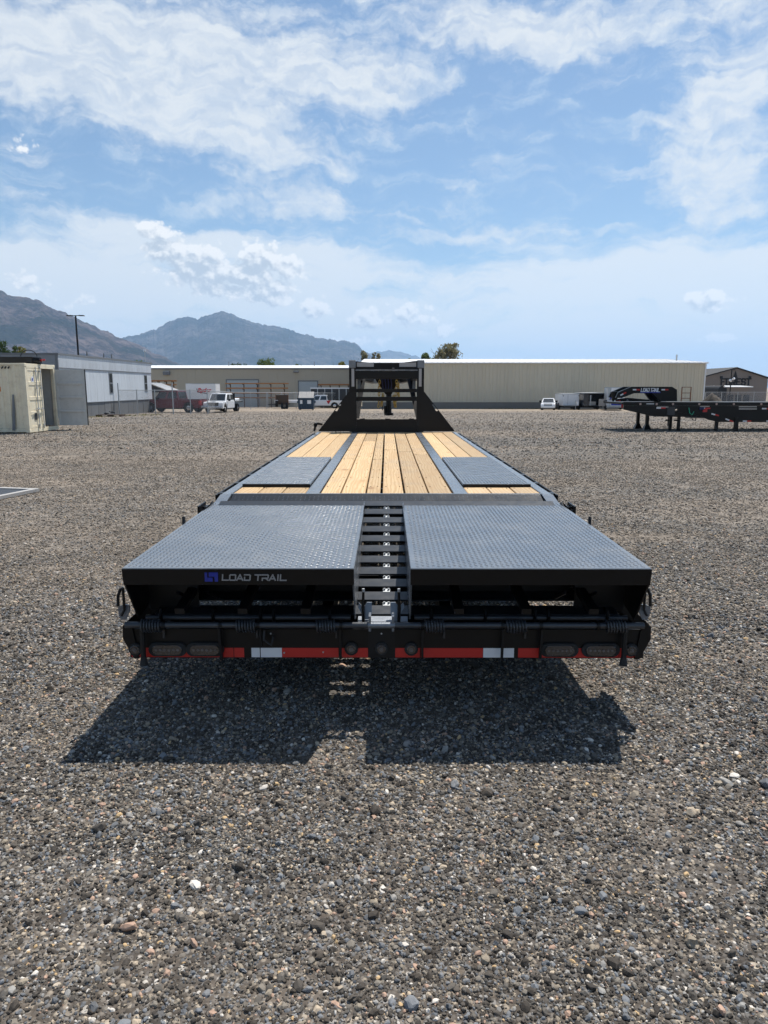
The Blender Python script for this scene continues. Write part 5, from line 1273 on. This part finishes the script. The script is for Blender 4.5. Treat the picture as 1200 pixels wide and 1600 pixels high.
# ------------------------------------------------------------------ vehicles
def wheel_at(t, x, y, r, w=.24, rim='chrome', side=1):
    k = r / .375
    wl_ = B(); lathe(wl_, [(dx * w / .23, rr * k) for dx, rr in tyre_prof], 0, 0, 0, 20); o = wl_.build('wheel', 'black_rubber', t, smooth=True, loc=(x, y, r)); o.rotation_euler = (0, 0, R(90) if 0 else 0)
    rm = B(); lathe(rm, [(dx * side * w / .23 + .05 * side, rr * k * 1.12) for dx, rr in rim_prof], 0, 0, 0, 16); rm.build('rim', rim, o, smooth=True)
    return o
def vehicle(name, label, cat, loc, rz, paint, kind='pickup', front=None):
    """x to the right, +y towards the front; built at real size"""
    t = thing(name, label, cat, loc, rz)
    spec = dict(pickup=(5.7, 1.0, 1.92, 1.95, .42, 1.1), flatbed=(6.2, 1.0, 1.98, 2.0, .43, 1.15), suv=(4.7, .94, 1.72, 1.8, .37, 1.0), sedan=(4.7, .91, 1.46, 1.5, .33, .92), compact=(4.0, .84, 1.42, 1.5, .31, .9))[kind]
    Ln, hw, H, wb, wr, belt = spec; f = Ln / 2; ya = f - .95; yr = -f + (1.15 if kind in ('pickup', 'flatbed') else .95); lo = .42 if kind in ('pickup', 'flatbed') else .28
    def arc(yc, up):
        r = wr * 1.18
        return [(yc + r * math.cos(R(a)), max(lo, wr + r * math.sin(R(a)))) for a in range(0, 181, 20)]
    hood = belt if kind in ('pickup', 'flatbed') else belt - .06
    rear = -f
    top = [(f, lo + .15), (f, hood - .18), (f - .12, hood - .04), (f - 1.15, hood + .04)]
    if kind == 'flatbed': rearpt = -.75
    else: rearpt = rear
    prof = [(f - .02, lo)] + top + [(rearpt, belt + (.05 if kind != 'sedan' else .0)), (rearpt - .03, lo + .2), (rearpt, lo)]
    if rearpt < yr - .3: prof += [(y, z) for y, z in reversed(arc(yr, 0))]
    prof += [(y, z) for y, z in reversed(arc(ya, 0))]
    b = B(); n = len(prof)
    b.poly([(-hw, y, z) for y, z in prof], (2 * hw, 0, 0)); body = b.build('body', paint, t, bevel=.05, smooth=True, seg=2)
    B().box(-hw + .12, hw - .12, rearpt + .2, f - .2, lo - .1, lo + .3).build('underbody', 'black_satin', t)
    # cabin
    if kind in ('pickup', 'flatbed'): c0_, c1_ = f - 1.25, -.75
    elif kind == 'suv': c0_, c1_ = f - 1.15, -f + .05
    else: c0_, c1_ = f - 1.2, -f + .75
    rk0, rk1 = .72, (.12 if kind != 'sedan' and kind != 'compact' else .75); wt_ = hw - .18; zb = belt - .02
    P = [(-hw + .05, c1_, zb), (hw - .05, c1_, zb), (hw - .05, c0_, zb), (-hw + .05, c0_, zb), (-wt_, c1_ + rk1, H), (wt_, c1_ + rk1, H), (wt_, c0_ - rk0, H), (-wt_, c0_ - rk0, H)]
    cab = B().hexa(P).build('cabin', paint, t, bevel=.06, smooth=True, seg=2)
    P = [Vector(p) for p in P]
    def pane(a, b_, c_, d_, nm, m=(.10, .12)):
        q = lambda u, v: (a * (1 - u) + b_ * u) * (1 - v) + (d_ * (1 - u) + c_ * u) * v
        pts = [q(m[0], m[1]), q(1 - m[0], m[1]), q(1 - m[0], 1 - m[1]), q(m[0], 1 - m[1])]; nr = (b_ - a).cross(d_ - a).normalized()
        cen = sum(pts, Vector()) / 4
        if nr.dot(cen - Vector((0, (c0_ + c1_) / 2, (zb + H) / 2))) < 0: nr = -nr
        B().poly([p + nr * .004 for p in pts], nr * .012).build(nm, 'glass_dark', cab)
    pane(P[3], P[2], P[6], P[7], 'windscreen', (.07, .12)); pane(P[0], P[1], P[5], P[4], 'rear_window', (.10, .16))
    for a, b_, c_, d_ in ((P[1], P[2], P[6], P[5]), (P[3], P[0], P[4], P[7])):
        mid0 = (a + b_) / 2; mid1 = (c_ + d_) / 2
        pane(a, mid0, mid1, d_, 'side_window', (.10, .18)); pane(mid0, b_, c_, mid1, 'side_window', (.10, .18))
    for s in (-1, 1):
        wheel_at(t, s * (hw - .12), ya, wr, side=s); wheel_at(t, s * (hw - .12), yr, wr, side=s)
        B().box(min(s * hw * .62, s * (hw - .03)), max(s * hw * .62, s * (hw - .03)), f - .06, f + .012, hood - .38, hood - .16).build('headlight', 'lamp_clear', body, bevel=.02)
        B().box(min(s * (hw + .01), s * (hw + .26)), max(s * (hw + .01), s * (hw + .26)), c0_ - .55, c0_ - .42, belt + .02, belt + .26).build('mirror', 'black_satin', cab, bevel=.03)
        if kind != 'flatbed':
            B().box(min(s * (hw - .17), s * (hw + .006)), max(s * (hw - .17), s * (hw + .006)), rear - .04, rear + .16, belt - .42, belt - .06).build('taillight', 'lamp_red', body, bevel=.02)
    gm = 'black_satin'
    g_ = B().box(-hw * .58, hw * .58, f - .05, f + .02, lo + .30, hood - .10).build('grille', gm, body, bevel=.02)
    for k in range(2): z = lo + .38 + .16 * k; B().box(-hw * .54, hw * .54, f + .0205, f + .035, z, z + .05).build('grille_bar', 'chrome' if paint != 'red_car' else 'black_satin', g_)
    B().box(-hw + .02, hw - .02, f - .1, f + .10, lo + .0, lo + .26).build('front_bumper', 'chrome' if kind in ('pickup', 'flatbed') else paint, body, bevel=.04)
    if kind in ('pickup',):
        B().box(-hw + .12, hw - .12, rear + .08, c1_ - .1, belt + .0505, belt + .056).build('bed_cover', 'black_satin', body)
        B().box(-hw + .02, hw - .02, rear - .16, rear - .035, lo + .0, lo + .2).build('rear_bumper', 'chrome', body, bevel=.03)
        B().box(-hw * .6, hw * .6, rear - .045, rear - .031, belt - .35, belt - .1).build('tailgate', paint, body)
    elif kind != 'flatbed':
        B().box(-hw + .02, hw - .02, rear - .10, rear + .05, lo + .02, lo + .28).build('rear_bumper', paint, body, bevel=.04)
    if kind == 'flatbed':
        B().box(-.5, .5, -f + .1, -.8, .55, .78).build('chassis', 'black_satin', t)
        B().box(-1.15, 1.15, -f, -.82, .98, 1.10).build('flatbed', 'black_satin', t, bevel=.01)
        B().box(-1.1, 1.1, -f + .02, -.84, 1.101, 1.13).build('bed_deck', 'galvanised', t)
        B().box(-1.0, 1.0, -.90, -.82, 1.131, 1.95).build('headache_rack', 'black_satin', t)
        for s in (-1, 1): wheel_at(t, s * (hw - .38), yr, wr, side=s)
    return t
def face(px, py, dx=0): return gnd(px, py)
g0 = gnd(343, 644.5)
tk = vehicle('flatbed_truck', 'white flatbed work truck facing the camera by the fence corner', 'truck', (g0.x, g0.y + 1.5, gz(0, g0.y)), R(174), 'white_car', 'flatbed'); tk.scale = (.86, .86, .84)
pb = B(); 
for i in range(4): pb.cyl((-.5 + .3 * i, -2.9, 1.29), (-.5 + .3 * i, 1.0 - 2.0, 1.29), .13, 10)
cg = thing('pipe_bundle', 'white pipes lying on the white truck flatbed', 'pipes', tk.location + Vector((0, 0, 0)), R(174)); cg.scale = (.86, .86, .84)
for i in range(4): B().cyl((-.5 + .3 * i, -3.6, 1.27), (-.5 + .3 * i, -1.0, 1.27), .13, 10).build('pipe', 'white_paint', cg, smooth=True)
g0 = gnd(262, 646); vehicle('pickup_truck', 'dark red crew cab pickup parked beyond the chain link fence', 'truck', (g0.x - .5, g0.y + 4, gz(0, g0.y + 4)), R(90 - 12), 'red_car', 'pickup')
g0 = gnd(236, 643); vehicle('sedan', 'white sedan half hidden behind the mobile office corner', 'car', (g0.x - 2.4, g0.y + 1, gz(0, g0.y + 1)), R(90 - 8), 'white_car', 'sedan')
g0 = gnd(294, 637); vehicle('sport_utility', 'dark grey utility vehicle between the red pickup and white truck', 'car', (g0.x - .6, g0.y - 1, gz(0, g0.y - 1)), R(90 - 20), 'dark_car', 'suv')
g0 = gnd(268, 637); vehicle('sedan', 'white car partly hidden behind the red pickup bed', 'car', (g0.x + .5, g0.y - 2, gz(0, g0.y - 2)), R(70), 'white_car', 'sedan')
Yp = 87.; p_ = at(504, 620, Yp); vehicle('pickup_truck', 'white pickup with red mark parked behind the blue dumpster', 'truck', (p_.x, Yp, gz(0, Yp) - .02), R(90), 'white_car', 'pickup').scale = (.88, .88, .84)
m_ = at(510.5, 620, Yp); tag(B().poly([(-.3, 0, .2), (.3, 0, .2), (.05, 0, -.25), (-.1, 0, -.25)], (0, .01, 0)).build('decal', 'lamp_red', [o for o in bpy.data.objects if o.get('label', '').startswith('white pickup with')][0], loc=(-1.02, -.9, .95))); bpy.data.objects['decal'].rotation_euler = (0, 0, R(-90))
g0 = gnd(864, 641); vehicle('compact_car', 'small white car parked by the ribbed warehouse wall', 'car', (g0.x, g0.y + 2.2, gz(0, g0.y + 2.2)), R(166), 'white_car', 'compact').scale = (.86, .86, .86)

# ------------------------------------------------------------------ box trailers
def box_trailer(label, name, px0, px1, pyt, pyb, Ytr, depth, paint, rz=0., door=False, extra=None):
    a = at(px0, pyb, Ytr); b_ = at(px1, pyt, Ytr); z0 = gz(0, Ytr); w = (b_.x - a.x); ht = b_.z - z0
    t = thing(name, label, 'trailer', ((a.x + b_.x) / 2, Ytr, z0), rz); hw = w / 2; lo = .42
    if not door:
        bx = B().box(-hw, hw, 0, depth, lo, ht).build('body', paint, t, bevel=.05)
    else:
        b = B(); b.box(-hw, -hw + .05, 0, depth, lo, ht); b.box(hw - .05, hw, 0, depth, lo, ht); b.box(-hw + .0501, hw - .0501, 0, depth, ht - .05, ht); b.box(-hw + .0501, hw - .0501, depth - .05, depth, lo, ht - .0501); b.box(-hw + .0501, hw - .0501, 0, depth - .0501, lo, lo + .06); bx = b.build('body', paint, t)
    B().box(-hw - .015, hw + .015, -.02, depth + .02, ht + .001, ht + .05).build('roof_trim', 'galvanised', bx)
    B().box(-hw + .15, hw - .15, .1, depth - .1, lo - .16, lo - .002).build('chassis', 'black_satin', t)
    for s in (-1, 1):
        for y in (depth * .5, depth * .5 + .9):
            wheel_at(t, s * (hw - .05), y, .36, side=s)
    return t, hw, ht, lo, bx
t, hw, ht, lo, bx = box_trailer('white enclosed cargo trailer standing beside the small white car', 'cargo_trailer', 878.5, 905.5, 615.5, 640, 76., 3.6, 'white_paint', R(0))
B().box(-hw * .4, -hw * .4 + .04, -.016, -.001, lo + .1, ht - .05).build('corner_trim', 'galvanised', bx)
B().poly([(-hw * .9, -.9, lo - .1), (-hw * .9, -.9, lo), (hw * .2, -1.0, lo), (hw * .2, -1.0, lo - .1)], (0, .9, 0)).build('tongue', 'black_satin', t)
pt = B().cyl((hw * .6, -.7, .5), (hw * .6, -.7, .85), .15, 12); pt.build('gas_bottle', 'white_paint', t, smooth=True)
B().cyl((hw * .35, -.8, .02), (hw * .35, -.8, 1.0), .04, 8).build('jack', 'galvanised', t)
for x in (-hw * .95, hw * .95): B().cyl((x, -.02, ht - .2), (x, -.001, ht - .2), .06, 8).build('marker_lamp', 'lamp_dark', t)
t, hw, ht, lo, bx = box_trailer('black cargo trailer with its rear wide open and pale load inside', 'cargo_trailer', 911.5, 944.5, 614.5, 640, 75., 4.2, 'dark_car', 0, True)
B().box(-hw + .01, -hw * .50, -.03, -.002, lo + .02, ht - .12).build('door', 'dark_car', t); B().box(hw * .35, hw - .01, -.5, -.46, lo, lo + (ht - lo) * .55).build('ramp_door', 'lid_grey', t)
B().box(-hw * .48, hw * .3, .4, .9, lo + .061, lo + (ht - lo) * .34).build('cargo_crate', 'lid_grey', t)
B().box(-hw * .4, -hw * .3, -.05, -.002, lo + .05, ht - .2).build('door_post', 'galvanised', t)
t, hw, ht, lo, bx = box_trailer('tall white box trailer with blue stripe behind the black gooseneck', 'box_trailer', 949, 976, 605.5, 642, 72., 7.5, 'white_paint', R(-14))
B().box(-hw - .02, -hw + .3, -.015, -.001, lo, ht).build('corner_trim', 'galvanised', bx)
B().box(-hw * .55, hw * .95, -.012, -.0012, lo + .1, lo + .45).build('blue_stripe', 'logo_blue', bx)
letters(lb := B(), 'A', (-hw * .75, -.002, ht - 1.25), (1, 0, 0), (0, 0, 1), .7, .45, .1, .13, .012); lb.build('lettering', 'logo_blue', bx)
B().box(-hw - .1, hw + .1, -.35, -.02, .30, .42).build('bumper', 'lid_grey', t)
# rental box truck body beyond the parked cars
t, hw, ht, lo, bx = box_trailer('white box truck with red lettering behind the white flatbed truck', 'box_truck', 291.5, 336.5, 599.5, 637, 88., 2.4, 'white_paint', 0)
fc = bpy.data.curves.new('lettering', 'FONT'); fc.body = 'Ryder'; fc.size = .66; fc.shear = .3; fc.extrude = .01; fc.offset = .028
fo = bpy.data.objects.new('lettering', fc)
dg = bpy.context.evaluated_depsgraph_get(); COL.objects.link(fo); bpy.context.view_layer.update()
me_ = bpy.data.meshes.new_from_object(fo.evaluated_get(bpy.context.evaluated_depsgraph_get())); bpy.data.objects.remove(fo); bpy.data.curves.remove(fc)
fo = bpy.data.objects.new('lettering', me_); COL.objects.link(fo); me_.materials.clear(); me_.materials.append(MATS['ryder_red']); fo.parent = bx; fo['kind'] = 'stuff'; fo.location = (-hw * .22, -.015, ht - 1.0); fo.rotation_euler = (R(90), 0, 0)
B().poly([(-hw * .28, -.012, ht - .6), (-hw * .22, -.012, ht - .6), (-hw * .2, -.012, ht - .95), (hw * .5, -.012, ht - 1.18), (hw * .5, -.012, ht - 1.26), (-hw * .24, -.012, ht - 1.05)], (0, .01, 0)).build('swoosh', 'panel_dark', bx)
# low grey trailer with mesh side
def grey_trailer():
    Y = 88.; a = at(482, 606, Y); b_ = at(551, 629, Y); z0 = gz(0, Y); t = thing('stake_trailer', 'long low grey trailer with mesh sides behind the white pickup', 'trailer', ((a.x + b_.x) / 2, Y + 2.2, z0)); hw = (b_.x - a.x) / 2; top = a.z - z0
    B().box(-hw, hw, 0, .06, .8, top - .12).build('side_panel', 'panel_dark', t); B().box(-hw, hw, -.02, .1, top - .119, top + .03).build('top_rail', 'white_paint', t); B().box(-hw, hw, .061, 2.3, .6, .8).build('bed', 'black_satin', t)
    for i in range(7): x = -hw + 2 * hw * i / 6; B().box(x - .05, x + .05, -.05, -.001, .7, top - .12).build('stake', 'galvanised', t)
    for x in (-1.2, 0.): wh = lathe(B(), tyre_prof, 0, 0, 0, 16).build('wheel', 'black_rubber', t, loc=(x, .1, .375)); wh.rotation_euler = (0, 0, R(90))
grey_trailer()

# ------------------------------------------------------------------ black gooseneck trailer standing side-on at right
def side_trailer():
    Y = 28.2; D = 2.5; k = Y / FPX
    o = at(1100, 668, Y); t = thing('gooseneck_trailer', 'black gooseneck trailer parked side on at the right edge', 'trailer', (o.x, Y, 0))
    def S(px, py, dy=0.):
        p = at(px, py, Y); return Vector((p.x - o.x, dy, p.z))
    def pl(pts, name, mat='black_paint', dy=0., th=.08, parent=None): return B().poly([S(x, y, dy) for x, y in pts], (0, th, 0)).build(name, mat, parent or t)
    # near side frame: rail, belly, sloping drop frame at the right
    rail = pl([(975, 628), (1330, 629), (1330, 634), (975, 634)], 'side_rail', dy=0., th=.12)
    pl([(975, 634.2), (1062, 634.2), (1050, 645), (1025, 645), (1025, 651.5), (975, 640)], 'front_frame', dy=.03, th=.06)
    pl([(1025, 645), (1100, 640), (1100, 652), (1025, 651)], 'belly_box', dy=.06, th=.8)
    pl([(1060, 634.2), (1330, 634.2), (1330, 660), (1124, 659.5), (1108, 656), (1096, 650), (1060, 644)], 'drop_frame', dy=.03, th=.1)
    B().box(S(975, 0).x, S(1330, 0).x, .13, D, S(0, 632).z, S(0, 629).z).build('deck', 'black_satin', t)
    # neck
    nk = [(972, 622), (976, 613), (997, 604.2), (1062, 604.2), (1070, 609), (1070, 627.5), (1042, 627.5), (1032, 614.5), (1001, 614.8), (981, 622.5)]
    neck = pl(nk, 'gooseneck_arm', dy=.75, th=.14)
    pl(nk, 'gooseneck_arm', dy=1.7, th=.14)
    B().box(S(1000, 0).x, S(1066, 0).x, .891, 1.699, S(0, 612).z, S(0, 606).z).build('neck_plate', 'black_paint', t)
    B().cyl(S(976, 612, 1.25), S(976, 626, 1.25), .12, 12).build('coupler', 'black_paint', t, smooth=True)
    nb = B(); p0 = S(1012, 612.2, .748); wd = S(1042, 0).x - p0.x
    letters(nb, 'LOAD TRAIL', p0, (1, 0, 0), (0, 0, 1), 5.2 * k, wd / 11.05, wd / 11.05 * .26, .026, .006, slant=.12); nb.build('lettering', 'tape_white', neck)['kind'] = 'stuff'
    ub = B(); ub.box(p0.x - .03, p0.x + wd + .05, .742, .7475, p0.z - .05, p0.z - .012); ub.build('lettering_underline', 'logo_blue', neck)
    def tp2(x, y, w, ang, dy, par):
        for j, m in enumerate(('tape_white', 'tape_red')):
            c0_ = S(x, y, dy); ca, sa = math.cos(R(ang)), math.sin(R(ang)); h = 2.1 * k / 2; l = w * k / 2
            u0, u1 = (0, l) if j == 0 else (l * 1.02, 2 * l); q = [Vector((c0_.x + u * ca - v * sa, dy, c0_.z + u * sa + v * ca)) for u, v in ((u0, -h), (u1, -h), (u1, h), (u0, h))]
            B().poly(q, (0, .004, 0)).build('reflective_tape', m, par)
    tp2(999, 609, 11, 0, .744, neck); tp2(1045, 609, 11, 0, .744, neck); tp2(979, 618, 10, 27, .744, neck)
    for x, y, w, a in ((1026, 637.5, 14, 0), (1112, 646.5, 12, -14), (1134, 654.5, 13, -20), (1161, 658, 13, 0), (1191, 638.5, 14, 0), (1198, 658, 13, 0), (1094, 638, 16, 0)): tp2(x, y, w, a, .018, rail)
    dsc = None
    for x in (1000.5, 1026, 1051.5, 1092.5, 1119.5, 1146.5, 1189.5, 1216):
        p = S(x, 631.3)
        if dsc is None: dsc = B().cyl((0, -.012, 0), (0, -.001, 0), .042, 12).build('reflector', 'pink_disc', t); d = dsc
        else: d = copy_of(dsc, t)
        d.location = (p.x, 0, p.z)
    # jack legs: two near, two far
    def leg(px, yt, yb, dy, w=.12, foot=True):
        yy = Y + dy; top = at(px, yt, yy); x = top.x - o.x
        l = B().box(x - w / 2, x + w / 2, dy, dy + w, .02, top.z + .05).build('jack_leg', 'black_paint', t)
        if foot: B().hexa([(x - w * 1.3, dy - .08, .0), (x + w * 1.3, dy - .08, 0), (x + w * 1.3, dy + w + .08, 0), (x - w * 1.3, dy + w + .08, 0), (x - w * .5, dy - .01, .22), (x + w * .5, dy - .01, .22), (x + w * .5, dy + w + .01, .22), (x - w * .5, dy + w + .01, .22)]).build('foot', 'black_paint', l)
        return x
    xa = leg(998.5, 640, 0, 2.0); xb = leg(1013, 640, 0, 1.2)
    B().bar((xa, 2.1, .45 + .55), (xa + .8, 1.6, .62 + .55), .05, .05).build('brace', 'black_paint', t)
    leg(1049, 648, 0, .55, .10, False); leg(1062, 648, 0, .15, .10, False); leg(1121, 655, 0, .1, .11, False); leg(1152, 655, 0, -.02, .13, False)
    for x in (1047, 1061): p = S(x, 657, .1); B().bar((p.x - .15, .1, p.z), (p.x + .05, .1, p.z), .05, .05).build('jack_handle', 'black_paint', t)
    pg = S(1049, 642, .05); B().box(pg.x - .15, pg.x + .15, .02, .058, pg.z - .16, pg.z + .16).build('access_panel', 'panel_dark', t)
    # wiring
    B().tube([S(1076, 637, -.02), S(1077, 645, -.03), S(1081, 648, -.03), S(1084, 643, -.02)], .016, 6).build('cable', 'green_plug', t, smooth=True)
    B().tube([S(1079, 648, -.04), S(1081, 656, -.05), S(1086, 657, -.05), S(1087, 650, -.04)], .018, 6).build('cable', 'wire_dark', t, smooth=True)
    B().tube([S(1093, 639, -.02), S(1099, 638.5, -.03)], .05, 8).build('plug', 'blue_cable', t); p = S(1096, 639, 0); B().box(p.x + .05, p.x + .22, -.03, -.001, p.z - .12, p.z + .02).build('plug', 'lamp_red', t)
    for x0, x1, y in ((1010, 1022, 631), (1027, 1045, 636), (1094, 1109, 635), (1155, 1183, 635.5), (1155, 1183, 639)):
        p, q = S(x0, y), S(x1, y); B().box(p.x, q.x, .0 - .004, -.001, p.z - .02, p.z + .02).build('frame_mark', 'galvanised', rail) if y < 634 else B().box(p.x, q.x, .02, .029, p.z - .02, p.z + .02).build('frame_slot', 'lid_grey', rail)
    # axle group further right, outside the picture edge
    for x in (1235, 1265):
        p = S(x, 660); wh = lathe(B(), tyre_prof, 0, 0, 0, 18).build('wheel', 'black_rubber', t, smooth=True, loc=(p.x, .25, .375)); wh.rotation_euler = (0, 0, R(90))
side_trailer()
def tow_frame():
    Y = 31.8; o = at(985, 640, Y); t = thing('trailer_tongue', 'black trailer tongue with lamps poking out left of the gooseneck', 'trailer', (o.x, Y, 0))
    def S(px, py, dy=0.): p = at(px, py, Y); return Vector((p.x - o.x, dy, p.z))
    B().poly([S(944, 625.5), (S(980, 621.5)), S(1020, 625), S(1060, 629), S(1060, 634), S(1000, 634), S(975, 631), S(944, 629)], (0, .12, 0)).build('tongue_beam', 'black_paint', t)
    B().poly([S(975, 634.5), S(980, 622.5), S(986, 634.5), S(983, 634), S(980, 626), S(978, 634)], (0, .03, 0)).build('safety_bracket', 'black_paint_deck', t).location = (0, -.05, 0)
    for x, m in ((952, 'lamp_clear'), (963, 'tape_white'), (965, 'tape_red')): p = S(x, 627); B().box(p.x - .1, p.x + .12, -.03, -.001, p.z - .04, p.z + .05).build('lamp', m, t)
    p = S(972, 633); B().box(p.x - .04, p.x + .04, -.03, -.002, p.z - .12, p.z + .06).build('flag', 'lamp_red', t)
    p = S(988, 635); B().cyl((p.x, -.06, p.z - .12), (p.x, -.06, p.z + .08), .045, 8).build('plug', 'green_plug', t)
    B().box(S(1000, 0).x, S(1004, 0).x, .13, .25, 0, S(0, 632).z).build('stand', 'black_paint', t); B().box(S(1050, 0).x, S(1054, 0).x, .13, .25, 0, S(0, 632).z).build('stand', 'black_paint', t)
tow_frame()
def frame_rack():
    Y = 60.; a = at(1066, 604.5, Y); b_ = at(1079, 621, Y); z0 = gz(0, Y); t = thing('steel_frame', 'thin rusty steel frame standing behind the gooseneck arm', 'frame', ((a.x + b_.x) / 2, Y, z0)); w = (b_.x - a.x) / 2; h = a.z - z0
    for x in (-w, w): B().box(x - .03, x + .03, 0, .06, 0, h).build('post', 'rust', t)
    for z in (h, h * .78, h * .58): B().box(-w, w, .061, .1, z - .05, z).build('rail', 'rust', t)
frame_rack()

# ------------------------------------------------------------------ trees and weeds
def tree(label, px, ytop, halfw, Y, leaf, dens=900, sparse=1., base=None, name='tree', seed=0):
    rs = random.Random(seed); p = at(px, ytop, Y); z0 = gz(0, Y); h = p.z - z0; r = halfw * Y / FPX
    t = thing(name, label, 'tree', (p.x, Y, z0)); tb = B(); tips = []
    def limb(p0, d, ln, rad, lev):
        pts = [p0]; q = p0.copy(); dd = d.normalized()
        for i in range(3):
            dd = (dd + Vector((rs.uniform(-.2, .2), rs.uniform(-.2, .2), rs.uniform(-.02, .18)))).normalized(); q = q + dd * ln / 3; pts.append(q.copy())
        tb.tube(pts, [rad, rad * .8, rad * .62, rad * .45], 6 if lev < 2 else 4, caps=False)
        if lev >= 3 or ln < .5: tips.append(q); return
        tips.append(pts[2])
        for i in range(3 if lev else 5):
            a = rs.uniform(0, 6.28); e = Vector((math.cos(a), math.sin(a), rs.uniform(.15, .9))); limb(pts[rs.choice((2, 3))], dd * .5 + e * .8, ln * rs.uniform(.55, .75), rad * .5, lev + 1)
    limb(Vector((0, 0, 0)), Vector((0, 0, 1)), h * .42, h * .022, 0)
    tb.build('trunk', 'bark', t, smooth=True)
    # normalise tips into the crown envelope
    lb_ = B(); ls = max(.10, 1.7 * Y / FPX)
    lobes = [((lambda f: Vector((rs.uniform(-.8, .8) * r * (1.5 - f), rs.uniform(-.7, .7) * r * (1.5 - f), h * f)))(rs.uniform(.42, .95)), rs.uniform(.24, .45) * r) for _ in range(24)] + [(tp_, .22 * r) for tp_ in rs.sample(tips, min(10, len(tips)))]
    for _ in range(int(dens * 2.2)):
        c_, rr = rs.choice(lobes); d = Vector((rs.gauss(0, 1), rs.gauss(0, 1), rs.gauss(0, 1))).normalized(); q = c_ + d * rr * rs.uniform(.45, 1.12) ** sparse
        q.z = min(q.z, h * 1.0 - rs.uniform(0, .04) * h)
        if q.z < h * .22: continue
        n = Vector((rs.gauss(0, 1), rs.gauss(0, 1), rs.gauss(0, 1) + .6)).normalized(); a = n.cross(Vector((rs.gauss(0, 1), rs.gauss(0, 1), .1))).normalized(); b_ = n.cross(a); s = ls * rs.uniform(.6, 1.5)
        lb_.add([q - a * s, q - b_ * s * .5, q + a * s, q + b_ * s * .5], [(0, 1, 2, 3)])
    cr = lb_.build('crown', leaf, t); return t
tree('dark evergreen tree behind the mobile office at left edge', 3, 530, 17, 75., 'leaf_dark', 1500, seed=1)
tree('yellow green bush tree beside the dark evergreen at left', 33, 537.5, 10, 78., 'leaf_yellow', 800, seed=2)
tree('small green treetop over the mobile office end', 215, 563, 14, 110., 'leaf_mid', 600, seed=3)
tree('low green treetop left of two over the taupe warehouse', 376, 566, 14, 135., 'leaf_dark', 800, seed=4)
tree('green pointed treetop above the first loading door', 415, 559.5, 20, 140., 'leaf_mid', 1100, seed=5)
tree('small green treetop above the middle of the taupe roof', 467, 566, 9, 138., 'leaf_mid', 600, seed=6)
tree('yellow leaved tree left of the gooseneck', 536, 563, 11, 135., 'leaf_yellow', 900, seed=7)
tree('tall olive poplar left of a pair above the gooseneck', 571, 546, 11, 150., 'leaf_dry', 900, seed=8)
tree('slim olive poplar right of a pair above the gooseneck', 588, 548, 8, 155., 'leaf_dry', 700, seed=9)
tree('round green tree just right of the gooseneck top', 665, 549, 13, 150., 'leaf_mid', 1000, seed=10)
tree('wide dry brown tree above the ribbed warehouse roof', 699, 536, 26, 150., 'leaf_dry', 1500, 1.6, seed=11)
def weeds(label, pts, n, h, seed):
    rs = random.Random(seed); b = B()
    for _ in range(n):
        (x0, y0), (x1, y1) = pts; f = rs.random(); g_ = gnd(x0 + (x1 - x0) * f, y0 + (y1 - y0) * f); q = Vector((g_.x + rs.gauss(0, .3), g_.y + rs.gauss(0, .5), 0)); q.z = gz(0, q.y)
        a = rs.uniform(0, 6.28); hh_ = h * rs.uniform(.4, 1.3); w = .03 * hh_ / h + .015; d = Vector((math.cos(a), math.sin(a), 0))
        b.add([q - d * w, q + d * w, q + Vector((rs.gauss(0, .12), rs.gauss(0, .12), hh_))], [(0, 1, 2)])
    tag(b.build('weeds', 'weed'), label, 'weeds', kind='stuff')
weeds('dry weeds along the fence foot', ((505, 637), (552, 636)), 700, .5, 3)
weeds('short weeds below the mobile office skirt', ((140, 652), (250, 648)), 160, .08, 4)
weeds('dry grass strip at the ribbed warehouse foot', ((665, 638.6), (870, 639)), 500, .10, 5)
